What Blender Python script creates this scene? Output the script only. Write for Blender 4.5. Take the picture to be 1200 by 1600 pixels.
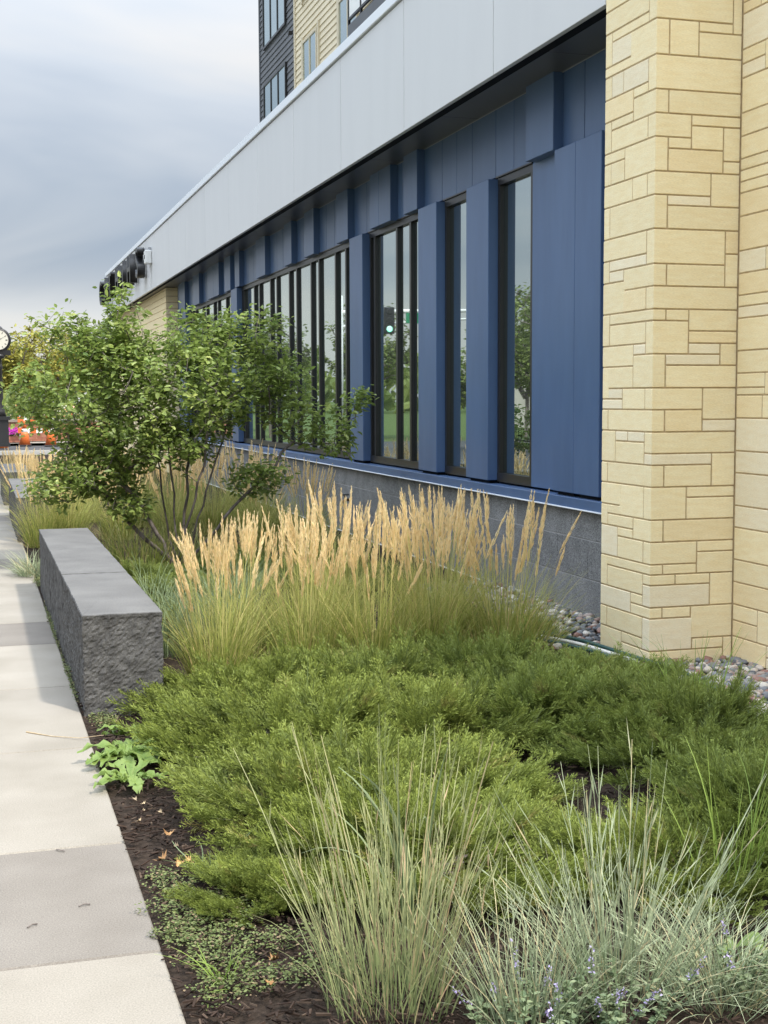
import bpy, math, random
import numpy as np
from mathutils import Vector, Matrix

for o in list(bpy.data.objects):
    bpy.data.objects.remove(o)
SC = bpy.context.scene
COL = SC.collection
rad = math.radians

# ------------------------------------------------------------------ camera
CAM_H = 1.55
YAW, PITCH, ROLL = rad(16.843), rad(4.7897), rad(-0.2289)
cd = bpy.data.cameras.new('camera')
cd.sensor_fit = 'HORIZONTAL'; cd.sensor_width = 24.0; cd.lens = 24.0 * 2103.84 / 1200.0
cd.clip_start = 0.05; cd.clip_end = 2000
cam = bpy.data.objects.new('camera', cd); COL.objects.link(cam)
_f = Vector((math.sin(YAW), math.cos(YAW), 0)); _r = Vector((math.cos(YAW), -math.sin(YAW), 0)); _u = Vector((0, 0, 1))
_d = _f * math.cos(PITCH) - _u * math.sin(PITCH); _u2 = _u * math.cos(PITCH) + _f * math.sin(PITCH)
_r3 = _r * math.cos(ROLL) + _u2 * math.sin(ROLL); _u3 = -_r * math.sin(ROLL) + _u2 * math.cos(ROLL)
cam.matrix_world = Matrix(((_r3.x, _u3.x, -_d.x, 0), (_r3.y, _u3.y, -_d.y, 0), (_r3.z, _u3.z, -_d.z, CAM_H), (0, 0, 0, 1)))
SC.camera = cam

# ------------------------------------------------------------------ sky and sun
SUN_DIR = Vector((0.30, -0.56, 0.77)).normalized()      # towards the sun
W = bpy.data.worlds.new('World'); SC.world = W; W.use_nodes = True
nt = W.node_tree; nt.nodes.clear(); N = nt.nodes.new; LK = nt.links.new
out = N('ShaderNodeOutputWorld'); bg = N('ShaderNodeBackground'); bg.inputs[1].default_value = 0.1
sky = N('ShaderNodeTexSky'); sky.sky_type = 'NISHITA'; sky.sun_disc = False
sky.sun_elevation = math.asin(SUN_DIR.z); sky.sun_rotation = math.atan2(SUN_DIR.x, SUN_DIR.y)
tc = N('ShaderNodeTexCoord'); sep = N('ShaderNodeSeparateXYZ'); LK(tc.outputs['Generated'], sep.inputs[0])
zc = N('ShaderNodeMath'); zc.operation = 'MAXIMUM'; LK(sep.outputs[2], zc.inputs[0]); zc.inputs[1].default_value = 0.0
den = N('ShaderNodeMath'); den.operation = 'ADD'; LK(zc.outputs[0], den.inputs[0]); den.inputs[1].default_value = 0.10
dx = N('ShaderNodeMath'); dx.operation = 'DIVIDE'; LK(sep.outputs[0], dx.inputs[0]); LK(den.outputs[0], dx.inputs[1])
dy = N('ShaderNodeMath'); dy.operation = 'DIVIDE'; LK(sep.outputs[1], dy.inputs[0]); LK(den.outputs[0], dy.inputs[1])
cmb = N('ShaderNodeCombineXYZ'); LK(dx.outputs[0], cmb.inputs[0]); LK(dy.outputs[0], cmb.inputs[1])
cmb.inputs[2].default_value = 33.8
nz = N('ShaderNodeTexNoise'); nz.inputs['Scale'].default_value = 0.36; nz.inputs['Detail'].default_value = 5
nz.inputs['Roughness'].default_value = 0.5; nz.inputs['Distortion'].default_value = 0.55; LK(cmb.outputs[0], nz.inputs['Vector'])
ramp = N('ShaderNodeValToRGB'); LK(nz.outputs[0], ramp.inputs[0])
ramp.color_ramp.elements[0].position = 0.35; ramp.color_ramp.elements[0].color = (0.52, 0.61, 0.74, 1)
ramp.color_ramp.elements[1].position = 0.585; ramp.color_ramp.elements[1].color = (1.0, 0.97, 0.93, 1)
e = ramp.color_ramp.elements.new(0.465); e.color = (0.75, 0.81, 0.89, 1)
# overcast luminance distribution: brighter towards the zenith
pw = N('ShaderNodeMath'); pw.operation = 'POWER'; LK(zc.outputs[0], pw.inputs[0]); pw.inputs[1].default_value = 2.05
lum = N('ShaderNodeMath'); lum.operation = 'MULTIPLY_ADD'; LK(pw.outputs[0], lum.inputs[0]); lum.inputs[1].default_value = 30.0; lum.inputs[2].default_value = 3.4
cl = N('ShaderNodeVectorMath'); cl.operation = 'SCALE'; LK(ramp.outputs[0], cl.inputs[0]); LK(lum.outputs[0], cl.inputs['Scale'])
mx = N('ShaderNodeMix'); mx.data_type = 'RGBA'; mx.inputs[0].default_value = 0.95
# thinner, paler cloud all round the horizon
hz = N('ShaderNodeMapRange'); hz.interpolation_type = 'SMOOTHSTEP'; LK(sep.outputs[2], hz.inputs[0]); hz.inputs[1].default_value = 0.035; hz.inputs[2].default_value = 0.115
hz.inputs[3].default_value = 0.75; hz.inputs[4].default_value = 0.0
hm = N('ShaderNodeMix'); hm.data_type = 'RGBA'; LK(hz.outputs[0], hm.inputs[0]); LK(cl.outputs[0], hm.inputs[6]); hm.inputs[7].default_value = (4.5, 4.5, 4.45, 1)
LK(sky.outputs[0], mx.inputs[6]); LK(hm.outputs[2], mx.inputs[7])
LK(mx.outputs[2], bg.inputs[0]); LK(bg.outputs[0], out.inputs[0])

sd = bpy.data.lights.new('sun', 'SUN'); sd.energy = 2.3; sd.angle = rad(3.0); sd.color = (1.0, 0.95, 0.87)
sun = bpy.data.objects.new('sun', sd); COL.objects.link(sun)
sun.rotation_euler = SUN_DIR.to_track_quat('Z', 'Y').to_euler()

SC.view_settings.view_transform = 'Standard'; SC.view_settings.look = 'None'
SC.view_settings.exposure = 1.0; SC.view_settings.gamma = 1.0
SC.render.engine = 'CYCLES'
SC.cycles.max_bounces = 6; SC.cycles.diffuse_bounces = 3; SC.cycles.glossy_bounces = 3
SC.cycles.transmission_bounces = 3; SC.cycles.transparent_max_bounces = 6
SC.cycles.use_denoising = True
SC.cycles.sample_clamp_indirect = 6.0

# ------------------------------------------------------------------ materials
MATS = {}
def _mat(name):
    m = bpy.data.materials.new(name); m.use_nodes = True; t = m.node_tree
    b = t.nodes['Principled BSDF']; MATS[name] = m
    return m, t, b
def surf(name, c0, c1=None, rough=0.7, scale=6.0, stretch=(1, 1, 1), bump=0.0, bscale=None, metal=0.0, spec=0.4,
         rnd=0.0, detail=5, c2=None, speck=None, ramp=(0.35, 0.65), bdist=0.01, coat=0.0):
    """surface with noise between two tones, optional fine speckle, per-object variation and fine relief"""
    m, t, b = _mat(name); n = t.nodes; l = t.links.new
    c1 = c1 or c0
    g = n.new('ShaderNodeNewGeometry'); mp = n.new('ShaderNodeMapping'); l(g.outputs['Position'], mp.inputs[0]); mp.inputs['Scale'].default_value = stretch
    nz = n.new('ShaderNodeTexNoise'); nz.inputs['Scale'].default_value = scale; nz.inputs['Detail'].default_value = detail; l(mp.outputs[0], nz.inputs['Vector'])
    r = n.new('ShaderNodeValToRGB'); l(nz.outputs[0], r.inputs[0])
    r.color_ramp.elements[0].position = ramp[0]; r.color_ramp.elements[0].color = (*c0, 1)
    r.color_ramp.elements[1].position = ramp[1]; r.color_ramp.elements[1].color = (*c1, 1)
    colr = r.outputs[0]
    if speck:
        n2 = n.new('ShaderNodeTexNoise'); n2.inputs['Scale'].default_value = speck[0]; n2.inputs['Detail'].default_value = 3; l(mp.outputs[0], n2.inputs['Vector'])
        mr = n.new('ShaderNodeMapRange'); l(n2.outputs[0], mr.inputs[0]); mr.inputs[1].default_value = 0.3; mr.inputs[2].default_value = 0.7
        mr.inputs[3].default_value = 1 - speck[1]; mr.inputs[4].default_value = 1 + speck[1]
        v = n.new('ShaderNodeVectorMath'); v.operation = 'SCALE'; l(colr, v.inputs[0]); l(mr.outputs[0], v.inputs['Scale']); colr = v.outputs[0]
    if rnd:
        oi = n.new('ShaderNodeObjectInfo'); mr = n.new('ShaderNodeMapRange'); l(oi.outputs['Random'], mr.inputs[0])
        mr.inputs[3].default_value = 1 - rnd; mr.inputs[4].default_value = 1 + rnd
        v = n.new('ShaderNodeVectorMath'); v.operation = 'SCALE'; l(colr, v.inputs[0]); l(mr.outputs[0], v.inputs['Scale']); colr = v.outputs[0]
    l(colr, b.inputs['Base Color'])
    b.inputs['Roughness'].default_value = rough; b.inputs['Metallic'].default_value = metal; b.inputs['Specular IOR Level'].default_value = spec
    b.inputs['Coat Weight'].default_value = coat
    if bump:
        n3 = n.new('ShaderNodeTexNoise'); n3.inputs['Scale'].default_value = bscale or scale * 4; n3.inputs['Detail'].default_value = 6; l(mp.outputs[0], n3.inputs['Vector'])
        bp = n.new('ShaderNodeBump'); bp.inputs['Strength'].default_value = bump; bp.inputs['Distance'].default_value = bdist
        l(n3.outputs[0], bp.inputs['Height']); l(bp.outputs[0], b.inputs['Normal'])
    return m
def leafm(name, lo, hi, tip=None, tipmix=0.6, trans=0.3, rough=0.55, spec=0.25, obj=0.0, third=None):
    """foliage: tint.r picks between colours, tint.g runs from base to tip"""
    m, t, b = _mat(name); n = t.nodes; l = t.links.new
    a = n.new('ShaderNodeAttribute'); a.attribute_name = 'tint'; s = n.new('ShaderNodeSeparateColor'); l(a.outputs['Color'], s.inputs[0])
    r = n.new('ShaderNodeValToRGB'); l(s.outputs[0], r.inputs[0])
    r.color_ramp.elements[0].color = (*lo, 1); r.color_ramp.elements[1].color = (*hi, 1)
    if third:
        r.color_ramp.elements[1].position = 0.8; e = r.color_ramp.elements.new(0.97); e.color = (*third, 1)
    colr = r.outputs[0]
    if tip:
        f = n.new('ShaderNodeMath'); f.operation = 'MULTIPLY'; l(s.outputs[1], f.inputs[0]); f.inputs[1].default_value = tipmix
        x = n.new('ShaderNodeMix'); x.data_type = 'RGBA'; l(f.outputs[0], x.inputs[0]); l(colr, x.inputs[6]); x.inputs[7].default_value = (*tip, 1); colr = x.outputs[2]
    if obj:
        oi = n.new('ShaderNodeObjectInfo'); mr = n.new('ShaderNodeMapRange'); l(oi.outputs['Random'], mr.inputs[0])
        mr.inputs[3].default_value = 1 - obj; mr.inputs[4].default_value = 1 + obj
        v = n.new('ShaderNodeVectorMath'); v.operation = 'SCALE'; l(colr, v.inputs[0]); l(mr.outputs[0], v.inputs['Scale']); colr = v.outputs[0]
    l(colr, b.inputs['Base Color']); b.inputs['Roughness'].default_value = rough; b.inputs['Specular IOR Level'].default_value = spec
    if trans:
        tr = n.new('ShaderNodeBsdfTranslucent'); l(colr, tr.inputs[0]); ms = n.new('ShaderNodeMixShader'); ms.inputs[0].default_value = trans
        l(b.outputs[0], ms.inputs[1]); l(tr.outputs[0], ms.inputs[2]); l(ms.outputs[0], n['Material Output'].inputs[0])
    return m

M = MATS
surf('concrete', (0.243, 0.217, 0.178), (0.30, 0.27, 0.227), rough=0.9, scale=2.0, speck=(210, 0.2), rnd=0.05, bump=0.3, bscale=180, spec=0.2, detail=10, bdist=0.003)
surf('concrete_dark', (0.168, 0.148, 0.126), (0.206, 0.184, 0.158), rough=0.9, scale=2.4, speck=(210, 0.24), rnd=0.04, bump=0.3, bscale=180, spec=0.2, detail=10, bdist=0.003)
surf('soil', (0.022, 0.016, 0.012), (0.05, 0.036, 0.027), rough=0.95, scale=40, bump=0.8, bscale=90, spec=0.1)
surf('asphalt', (0.05, 0.05, 0.052), (0.075, 0.075, 0.075), rough=0.9, scale=3, speck=(150, 0.3), spec=0.2)
surf('grass_ground', (0.05, 0.08, 0.02), (0.09, 0.12, 0.04), rough=0.95, scale=8, spec=0.1)
surf('bench_top', (0.115, 0.110, 0.104), (0.152, 0.146, 0.137), rough=0.8, scale=3.5, speck=(140, 0.22), bump=0.15, bscale=220, spec=0.3, detail=8)
surf('bench_rough', (0.06, 0.058, 0.056), (0.108, 0.105, 0.101), rough=0.85, scale=14, speck=(160, 0.3), bump=0.6, bscale=120, spec=0.25, bdist=0.006)
surf('blue_metal', (0.064, 0.115, 0.228), (0.076, 0.131, 0.25), rough=0.36, stretch=(1, 1, 0.25), scale=2.6, rnd=0.07, spec=0.5, bump=0.10, bscale=1.6, bdist=0.05, speck=(9, 0.05))
surf('blue_dark_trim', (0.05, 0.075, 0.13), rough=0.5)
surf('fascia_metal', (0.63, 0.63, 0.628), (0.652, 0.652, 0.65), rough=0.38, stretch=(1, 1, 0.18), scale=3.0, spec=0.5, rnd=0.012, bump=0.02, bscale=1.5, bdist=0.05)
surf('coping_metal', (0.80, 0.83, 0.87), rough=0.35, spec=0.5)
surf('soffit_metal', (0.085, 0.083, 0.08), (0.10, 0.098, 0.095), rough=0.33, scale=2, spec=0.5)
surf('backing', (0.012, 0.014, 0.018), rough=0.9, spec=0.1)
surf('cmu', (0.17, 0.171, 0.17), (0.22, 0.221, 0.22), rough=0.8, scale=7, speck=(110, 0.62), rnd=0.13, bump=0.25, bscale=200, bdist=0.003, spec=0.3)
surf('cmu_joint', (0.34, 0.335, 0.33), rough=0.9)
for nm, a, b2 in (('stone', (0.875, 0.72, 0.43), (0.91, 0.78, 0.505)), ('stone_yellow', (0.86, 0.69, 0.40), (0.90, 0.745, 0.465)), ('stone_grey', (0.86, 0.735, 0.505), (0.895, 0.79, 0.575))):
    surf(nm, a, b2, rough=0.88, scale=9, stretch=(1, 1, 5), speck=(60, 0.07), rnd=0.035, bump=0.35, bscale=55, bdist=0.004, spec=0.2, detail=8)
surf('mortar', (0.44, 0.32, 0.18), (0.53, 0.40, 0.24), rough=0.95, scale=30, spec=0.1)
surf('frame_metal', (0.017, 0.016, 0.015), (0.022, 0.02, 0.019), rough=0.35, scale=3, spec=0.5)
surf('black_metal', (0.012, 0.012, 0.013), rough=0.4, spec=0.5)
surf('dark_siding', (0.105, 0.11, 0.12), (0.13, 0.135, 0.145), rough=0.7, scale=2, rnd=0.05)
surf('cream_siding', (0.66, 0.57, 0.40), (0.72, 0.63, 0.45), rough=0.7, scale=2)
surf('cream_trim', (0.60, 0.52, 0.37), rough=0.6)
surf('grey_metal', (0.33, 0.34, 0.36), rough=0.45)
surf('white_paint', (0.78, 0.78, 0.76), rough=0.5)
surf('pale_wall', (0.55, 0.50, 0.45), (0.6, 0.55, 0.5), rough=0.8, scale=1)
surf('hose_green', (0.018, 0.06, 0.055), (0.028, 0.085, 0.075), rough=0.45, scale=30)
surf('pipe_white', (0.62, 0.60, 0.55), (0.7, 0.68, 0.63), rough=0.5, scale=20)
surf('brass', (0.30, 0.20, 0.10), (0.2, 0.12, 0.06), rough=0.5, metal=0.6, scale=30)
surf('orange', (0.62, 0.15, 0.035), rough=0.5)
surf('sign_green', (0.01, 0.22, 0.10), rough=0.5)
surf('brick_red', (0.26, 0.10, 0.065), (0.36, 0.16, 0.11), rough=0.9, scale=5, rnd=0.15)
surf('clock_face', (0.55, 0.53, 0.45), rough=0.4)
surf('bark', (0.11, 0.092, 0.082), (0.23, 0.20, 0.18), rough=0.9, scale=25, stretch=(1, 1, 0.3), bump=0.4, bscale=60, spec=0.15)
surf('road_paint', (0.7, 0.7, 0.68), rough=0.8)
surf('dry_leaf', (0.34, 0.17, 0.06), (0.44, 0.26, 0.12), rough=0.8, scale=30, rnd=0.35)
surf('pale_leaf', (0.40, 0.29, 0.17), (0.52, 0.41, 0.26), rough=0.8, scale=30, rnd=0.2)
# river stones: tone per stone
m, t, b = _mat('pebble'); n = t.nodes; l = t.links.new
oi = n.new('ShaderNodeObjectInfo'); at = n.new('ShaderNodeAttribute'); at.attribute_name = 'tint'
sp = n.new('ShaderNodeSeparateColor'); l(at.outputs['Color'], sp.inputs[0])
ad = n.new('ShaderNodeMath'); ad.operation = 'ADD'; l(oi.outputs['Random'], ad.inputs[0]); l(sp.outputs[0], ad.inputs[1])
fr = n.new('ShaderNodeMath'); fr.operation = 'FRACT'; l(ad.outputs[0], fr.inputs[0])
r = n.new('ShaderNodeValToRGB'); r.color_ramp.interpolation = 'CONSTANT'; l(fr.outputs[0], r.inputs[0])
PT = [(0, (0.17, 0.175, 0.185)), (0.2, (0.34, 0.27, 0.23)), (0.34, (0.10, 0.105, 0.115)), (0.48, (0.52, 0.45, 0.38)), (0.6, (0.26, 0.14, 0.11)), (0.7, (0.22, 0.22, 0.22)), (0.84, (0.62, 0.57, 0.50)), (0.92, (0.30, 0.20, 0.16))]
r.color_ramp.elements[0].color = (*PT[0][1], 1); r.color_ramp.elements[1].position = PT[1][0]; r.color_ramp.elements[1].color = (*PT[1][1], 1)
for p, c in PT[2:]:
    e = r.color_ramp.elements.new(p); e.color = (*c, 1)
g = n.new('ShaderNodeNewGeometry'); nz = n.new('ShaderNodeTexNoise'); nz.inputs['Scale'].default_value = 60; l(g.outputs['Position'], nz.inputs['Vector'])
mr = n.new('ShaderNodeMapRange'); l(nz.outputs[0], mr.inputs[0]); mr.inputs[3].default_value = 0.75; mr.inputs[4].default_value = 1.25
v = n.new('ShaderNodeVectorMath'); v.operation = 'SCALE'; l(r.outputs[0], v.inputs[0]); l(mr.outputs[0], v.inputs['Scale']); l(v.outputs[0], b.inputs['Base Color'])
b.inputs['Roughness'].default_value = 0.6
# window glass: dark body, mirror-like by angle
m, t, b = _mat('glass'); b.inputs['Base Color'].default_value = (0.010, 0.016, 0.015, 1); b.inputs['Roughness'].default_value = 0.3
gl = t.nodes.new('ShaderNodeBsdfGlossy'); gl.inputs['Color'].default_value = (0.80, 0.90, 0.89, 1); gl.inputs['Roughness'].default_value = 0.012
fn = t.nodes.new('ShaderNodeFresnel'); fn.inputs['IOR'].default_value = 2.4
ma = t.nodes.new('ShaderNodeMath'); ma.operation = 'MULTIPLY_ADD'; ma.inputs[1].default_value = 0.75; ma.inputs[2].default_value = 0.40; ma.use_clamp = True
t.links.new(fn.outputs[0], ma.inputs[0]); ms = t.nodes.new('ShaderNodeMixShader'); t.links.new(ma.outputs[0], ms.inputs[0])
t.links.new(b.outputs[0], ms.inputs[1]); t.links.new(gl.outputs[0], ms.inputs[2]); t.links.new(ms.outputs[0], t.nodes['Material Output'].inputs[0])
m, t, b = _mat('signal_green'); b.inputs['Emission Color'].default_value = (0.03, 0.85, 0.48, 1); b.inputs['Emission Strength'].default_value = 0.9

leafm('mulch', (0.012, 0.008, 0.006), (0.055, 0.036, 0.027), trans=0, rough=0.9, spec=0.15, third=(0.10, 0.07, 0.05))
leafm('juniper', (0.018, 0.03, 0.005), (0.07, 0.098, 0.016), tip=(0.265, 0.315, 0.066), tipmix=0.95, trans=0.25, obj=0.12, third=(0.24, 0.16, 0.07))  # base tones darkened to stand in for shade between the sprays
leafm('juniper_dark', (0.016, 0.03, 0.006), (0.058, 0.088, 0.017), tip=(0.26, 0.315, 0.072), tipmix=0.95, trans=0.25, obj=0.12, third=(0.22, 0.15, 0.07))  # same inner shade put into the colour at the spray bases
leafm('reed_leaf', (0.085, 0.145, 0.018), (0.33, 0.39, 0.08), tip=(0.60, 0.52, 0.20), tipmix=0.42, trans=0.35, third=(0.62, 0.47, 0.22))
leafm('reed_stem', (0.32, 0.35, 0.10), (0.56, 0.48, 0.20), trans=0.1)
leafm('reed_plume', (0.79, 0.59, 0.29), (0.91, 0.75, 0.45), tip=(0.93, 0.80, 0.54), tipmix=0.4, trans=0.4, rough=0.7)
leafm('blue_grass', (0.11, 0.17, 0.065), (0.35, 0.41, 0.18), tip=(0.58, 0.52, 0.29), tipmix=0.5, trans=0.25, third=(0.56, 0.36, 0.24))
leafm('silver_grass', (0.11, 0.16, 0.08), (0.37, 0.44, 0.27), tip=(0.56, 0.56, 0.37), tipmix=0.4, trans=0.25, third=(0.60, 0.46, 0.26))
leafm('green_grass', (0.13, 0.22, 0.03), (0.28, 0.40, 0.08), tip=(0.36, 0.45, 0.12), tipmix=0.5, trans=0.35)
leafm('sedge', (0.096, 0.150, 0.060), (0.204, 0.264, 0.132), tip=(0.336, 0.372, 0.216), tipmix=0.4, trans=0.3)
leafm('tree_leaf', (0.085, 0.15, 0.026), (0.30, 0.38, 0.09), tip=(0.38, 0.45, 0.14), tipmix=0.4, trans=0.42, rough=0.42, spec=0.4, third=(0.48, 0.52, 0.15))
leafm('far_leaf', (0.09, 0.13, 0.03), (0.22, 0.26, 0.07), trans=0.3)
leafm('far_leaf_yellow', (0.24, 0.25, 0.05), (0.48, 0.43, 0.10), trans=0.3)
leafm('weed_leaf', (0.12, 0.21, 0.035), (0.24, 0.34, 0.08), tip=(0.33, 0.41, 0.13), tipmix=0.5, trans=0.4, rough=0.45, spec=0.4)
leafm('mat_leaf', (0.085, 0.115, 0.035), (0.20, 0.235, 0.085), trans=0.2, third=(0.28, 0.20, 0.12))
leafm('catmint_leaf', (0.13, 0.18, 0.09), (0.27, 0.32, 0.18), trans=0.25)
leafm('lavender', (0.33, 0.28, 0.50), (0.55, 0.48, 0.70), trans=0.25)
leafm('petunia', (0.45, 0.03, 0.38), (0.6, 0.08, 0.5), trans=0.2)
leafm('flower_mix', (0.75, 0.70, 0.62), (0.8, 0.25, 0.08), trans=0.2)

# ------------------------------------------------------------------ object helpers
WO = {}          # world origin of every unrotated object, so that children can be placed by world coordinates
def tag(o, label=None, cat=None, group=None, kind=None):
    if label: o['label'] = label
    if cat: o['category'] = cat
    if group: o['group'] = group
    if kind: o['kind'] = kind
    return o
def empty(name, loc, label=None, cat=None, group=None, rz=0.0, s=1.0):
    o = bpy.data.objects.new(name, None); o.empty_display_size = 0.1; COL.objects.link(o)
    o.location = loc; o.rotation_euler = (0, 0, rz); o.scale = (s, s, s)
    WO[o] = Vector(loc)
    return tag(o, label, cat, group)
def link(name, me, parent=None, at=(0, 0, 0), mats=()):
    """object with its origin at world point `at` (parent unrotated), mesh already local to it"""
    o = bpy.data.objects.new(name, me); COL.objects.link(o)
    for k in mats:
        if len(me.materials) < len(mats): me.materials.append(M[k])
    at = Vector(at); WO[o] = at
    if parent:
        o.parent = parent; o.location = at - WO[parent]
    else:
        o.location = at
    return o
def npmesh(name, V, Q, tint=None, smooth=False, mi=None):
    """mesh from numpy arrays; Q is one array (n,k) or a list of them; tint per vertex (n,2)"""
    me = bpy.data.meshes.new(name)
    Qs = Q if isinstance(Q, list) and any(len(q) and hasattr(q[0], '__len__') for q in Q) else [Q]
    Qs = [np.asarray(q, dtype=np.int32) for q in Qs if len(q)]
    V = np.asarray(V, dtype=np.float32)
    me.vertices.add(len(V)); me.vertices.foreach_set('co', V.ravel())
    idx = np.concatenate([q.ravel() for q in Qs]); tot = np.concatenate([np.full(len(q), q.shape[1], np.int32) for q in Qs])
    st = np.concatenate([[0], np.cumsum(tot)[:-1]]).astype(np.int32)
    me.loops.add(len(idx)); me.loops.foreach_set('vertex_index', idx)
    me.polygons.add(len(tot)); me.polygons.foreach_set('loop_start', st); me.polygons.foreach_set('loop_total', tot)
    if mi is not None: me.polygons.foreach_set('material_index', np.asarray(mi, np.int32))
    me.polygons.foreach_set('use_smooth', np.full(len(tot), bool(smooth)))
    me.update(calc_edges=True); me.validate()
    if tint is not None:
        a = me.color_attributes.new('tint', 'FLOAT_COLOR', 'POINT')
        c = np.ones((len(V), 4), np.float32); c[:, :tint.shape[1]] = tint; c[:, tint.shape[1]:3] = 0
        a.data.foreach_set('color', c.ravel())
    return me
BOXF = [(0, 3, 2, 1), (4, 5, 6, 7), (0, 1, 5, 4), (1, 2, 6, 5), (2, 3, 7, 6), (3, 0, 4, 7)]
def boxmesh(name, x0, x1, y0, y1, z0, z1, c, bev=0.0):
    """box with all edges chamfered by bev, local to c"""
    if bev <= 0:
        V = [(x0, y0, z0), (x1, y0, z0), (x1, y1, z0), (x0, y1, z0), (x0, y0, z1), (x1, y0, z1), (x1, y1, z1), (x0, y1, z1)]
        return npmesh(name, np.array(V) - np.array(c), BOXF)
    b = min(bev, (x1 - x0) * .4, (y1 - y0) * .4, (z1 - z0) * .4)
    lo = np.array((x0, y0, z0)); hi = np.array((x1, y1, z1)); V = []; ID = {}
    for ax in range(3):
        for sx in (0, 1):
            for sy in (0, 1):
                for sz in (0, 1):
                    s = (sx, sy, sz); p = np.array([(hi if s[k] else lo)[k] for k in range(3)], float)
                    for k in range(3):
                        if k != ax: p[k] += -b if s[k] else b
                    ID[(ax, s)] = len(V); V.append(p)
    Q = []; T = []
    cen = (lo + hi) / 2
    def add(ids):
        P = np.array([V[i] for i in ids]); nn = np.cross(P[1] - P[0], P[2] - P[0])
        if nn @ (P.mean(0) - cen) < 0: ids = ids[::-1]
        (Q if len(ids) == 4 else T).append(ids)
    for ax in range(3):
        o1, o2 = [k for k in range(3) if k != ax]
        for sv in (0, 1):
            ids = []
            for a_, b_ in ((0, 0), (1, 0), (1, 1), (0, 1)):
                s = [0, 0, 0]; s[ax] = sv; s[o1] = a_; s[o2] = b_; ids.append(ID[(ax, tuple(s))])
            add(ids)
        for a_ in (0, 1):
            for b_ in (0, 1):
                s0 = [0, 0, 0]; s0[o1] = a_; s0[o2] = b_; s1 = list(s0); s1[ax] = 1
                add([ID[(o1, tuple(s0))], ID[(o1, tuple(s1))], ID[(o2, tuple(s1))], ID[(o2, tuple(s0))]])
    for sx in (0, 1):
        for sy in (0, 1):
            for sz in (0, 1):
                s = (sx, sy, sz); add([ID[(0, s)], ID[(1, s)], ID[(2, s)]])
    return npmesh(name, np.array(V) - np.array(c), [Q, T])
def box(name, parent, mat, x0, x1, y0, y1, z0, z1, bev=0.0):
    c = ((x0 + x1) / 2, (y0 + y1) / 2, z0)
    return link(name, boxmesh(name, x0, x1, y0, y1, z0, z1, c, bev), parent, c, (mat,))
class MB:
    """collects boxes, tubes and lathes into one mesh"""
    def __init__(s): s.V = []; s.Q = []; s.n = 0; s.mi = []
    def add(s, V, F, mi=0):
        s.V.append(np.asarray(V, float)); s.Q += [tuple(int(i) + s.n for i in f) for f in F]; s.n += len(V); s.mi += [mi] * len(F); return s
    def box(s, x0, x1, y0, y1, z0, z1, mi=0):
        return s.add([(x0, y0, z0), (x1, y0, z0), (x1, y1, z0), (x0, y1, z0), (x0, y0, z1), (x1, y0, z1), (x1, y1, z1), (x0, y1, z1)], BOXF, mi)
    def tube(s, pts, r, k=8, mi=0):
        P = np.asarray(pts, float); n = len(P); r = np.full(n, r) if np.isscalar(r) else np.asarray(r)
        T = np.gradient(P, axis=0); T /= np.linalg.norm(T, axis=1)[:, None] + 1e-12
        up = np.array((0, 0, 1.)) if abs(T[0][2]) < .9 else np.array((1., 0, 0))
        V = []; 
        for i in range(n):
            a = np.cross(T[i], up); a /= np.linalg.norm(a) + 1e-9; b_ = np.cross(T[i], a)
            for j in range(k):
                q = 2 * math.pi * j / k; V.append(P[i] + r[i] * (math.cos(q) * a + math.sin(q) * b_))
        F = [(i * k + j, i * k + (j + 1) % k, (i + 1) * k + (j + 1) % k, (i + 1) * k + j) for i in range(n - 1) for j in range(k)]
        F += [tuple(range(k))[::-1], tuple((n - 1) * k + j for j in range(k))]
        return s.add(V, F, mi)
    def lathe(s, prof, c=(0, 0, 0), k=20, mi=0, axis='z'):
        V = []; n = len(prof)
        for r_, z_ in prof:
            for j in range(k):
                q = 2 * math.pi * j / k; p = (r_ * math.cos(q), r_ * math.sin(q), z_)
                if axis == 'y': p = (p[0], p[2], p[1])
                V.append((p[0] + c[0], p[1] + c[1], p[2] + c[2]))
        F = [(i * k + j, i * k + (j + 1) % k, (i + 1) * k + (j + 1) % k, (i + 1) * k + j) for i in range(n - 1) for j in range(k)]
        F += [tuple(range(k))[::-1], tuple((n - 1) * k + j for j in range(k))]
        return s.add(V, F, mi)
    def build(s, name, parent, at, *mats, smooth=False):
        V = np.concatenate(s.V) - np.array(at, float)
        me = bpy.data.meshes.new(name); me.from_pydata(V.tolist(), [], s.Q); me.update()
        me.polygons.foreach_set('material_index', s.mi); me.polygons.foreach_set('use_smooth', [smooth] * len(s.Q))
        return link(name, me, parent, at, mats)
def copy_tree(o, loc, rz=0.0, s=1.0, label=None, group=None, parent=None):
    c = o.copy(); COL.objects.link(c); c.location = loc; c.rotation_euler = (0, 0, rz)
    c.scale = s if hasattr(s, '__len__') else (s, s, s)
    if label: c['label'] = label
    if group: c['group'] = group
    for ch in list(o.children):
        d = ch.copy(); COL.objects.link(d); d.parent = c
        for g_ in list(ch.children):
            e_ = g_.copy(); COL.objects.link(e_); e_.parent = d
    return c
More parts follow.
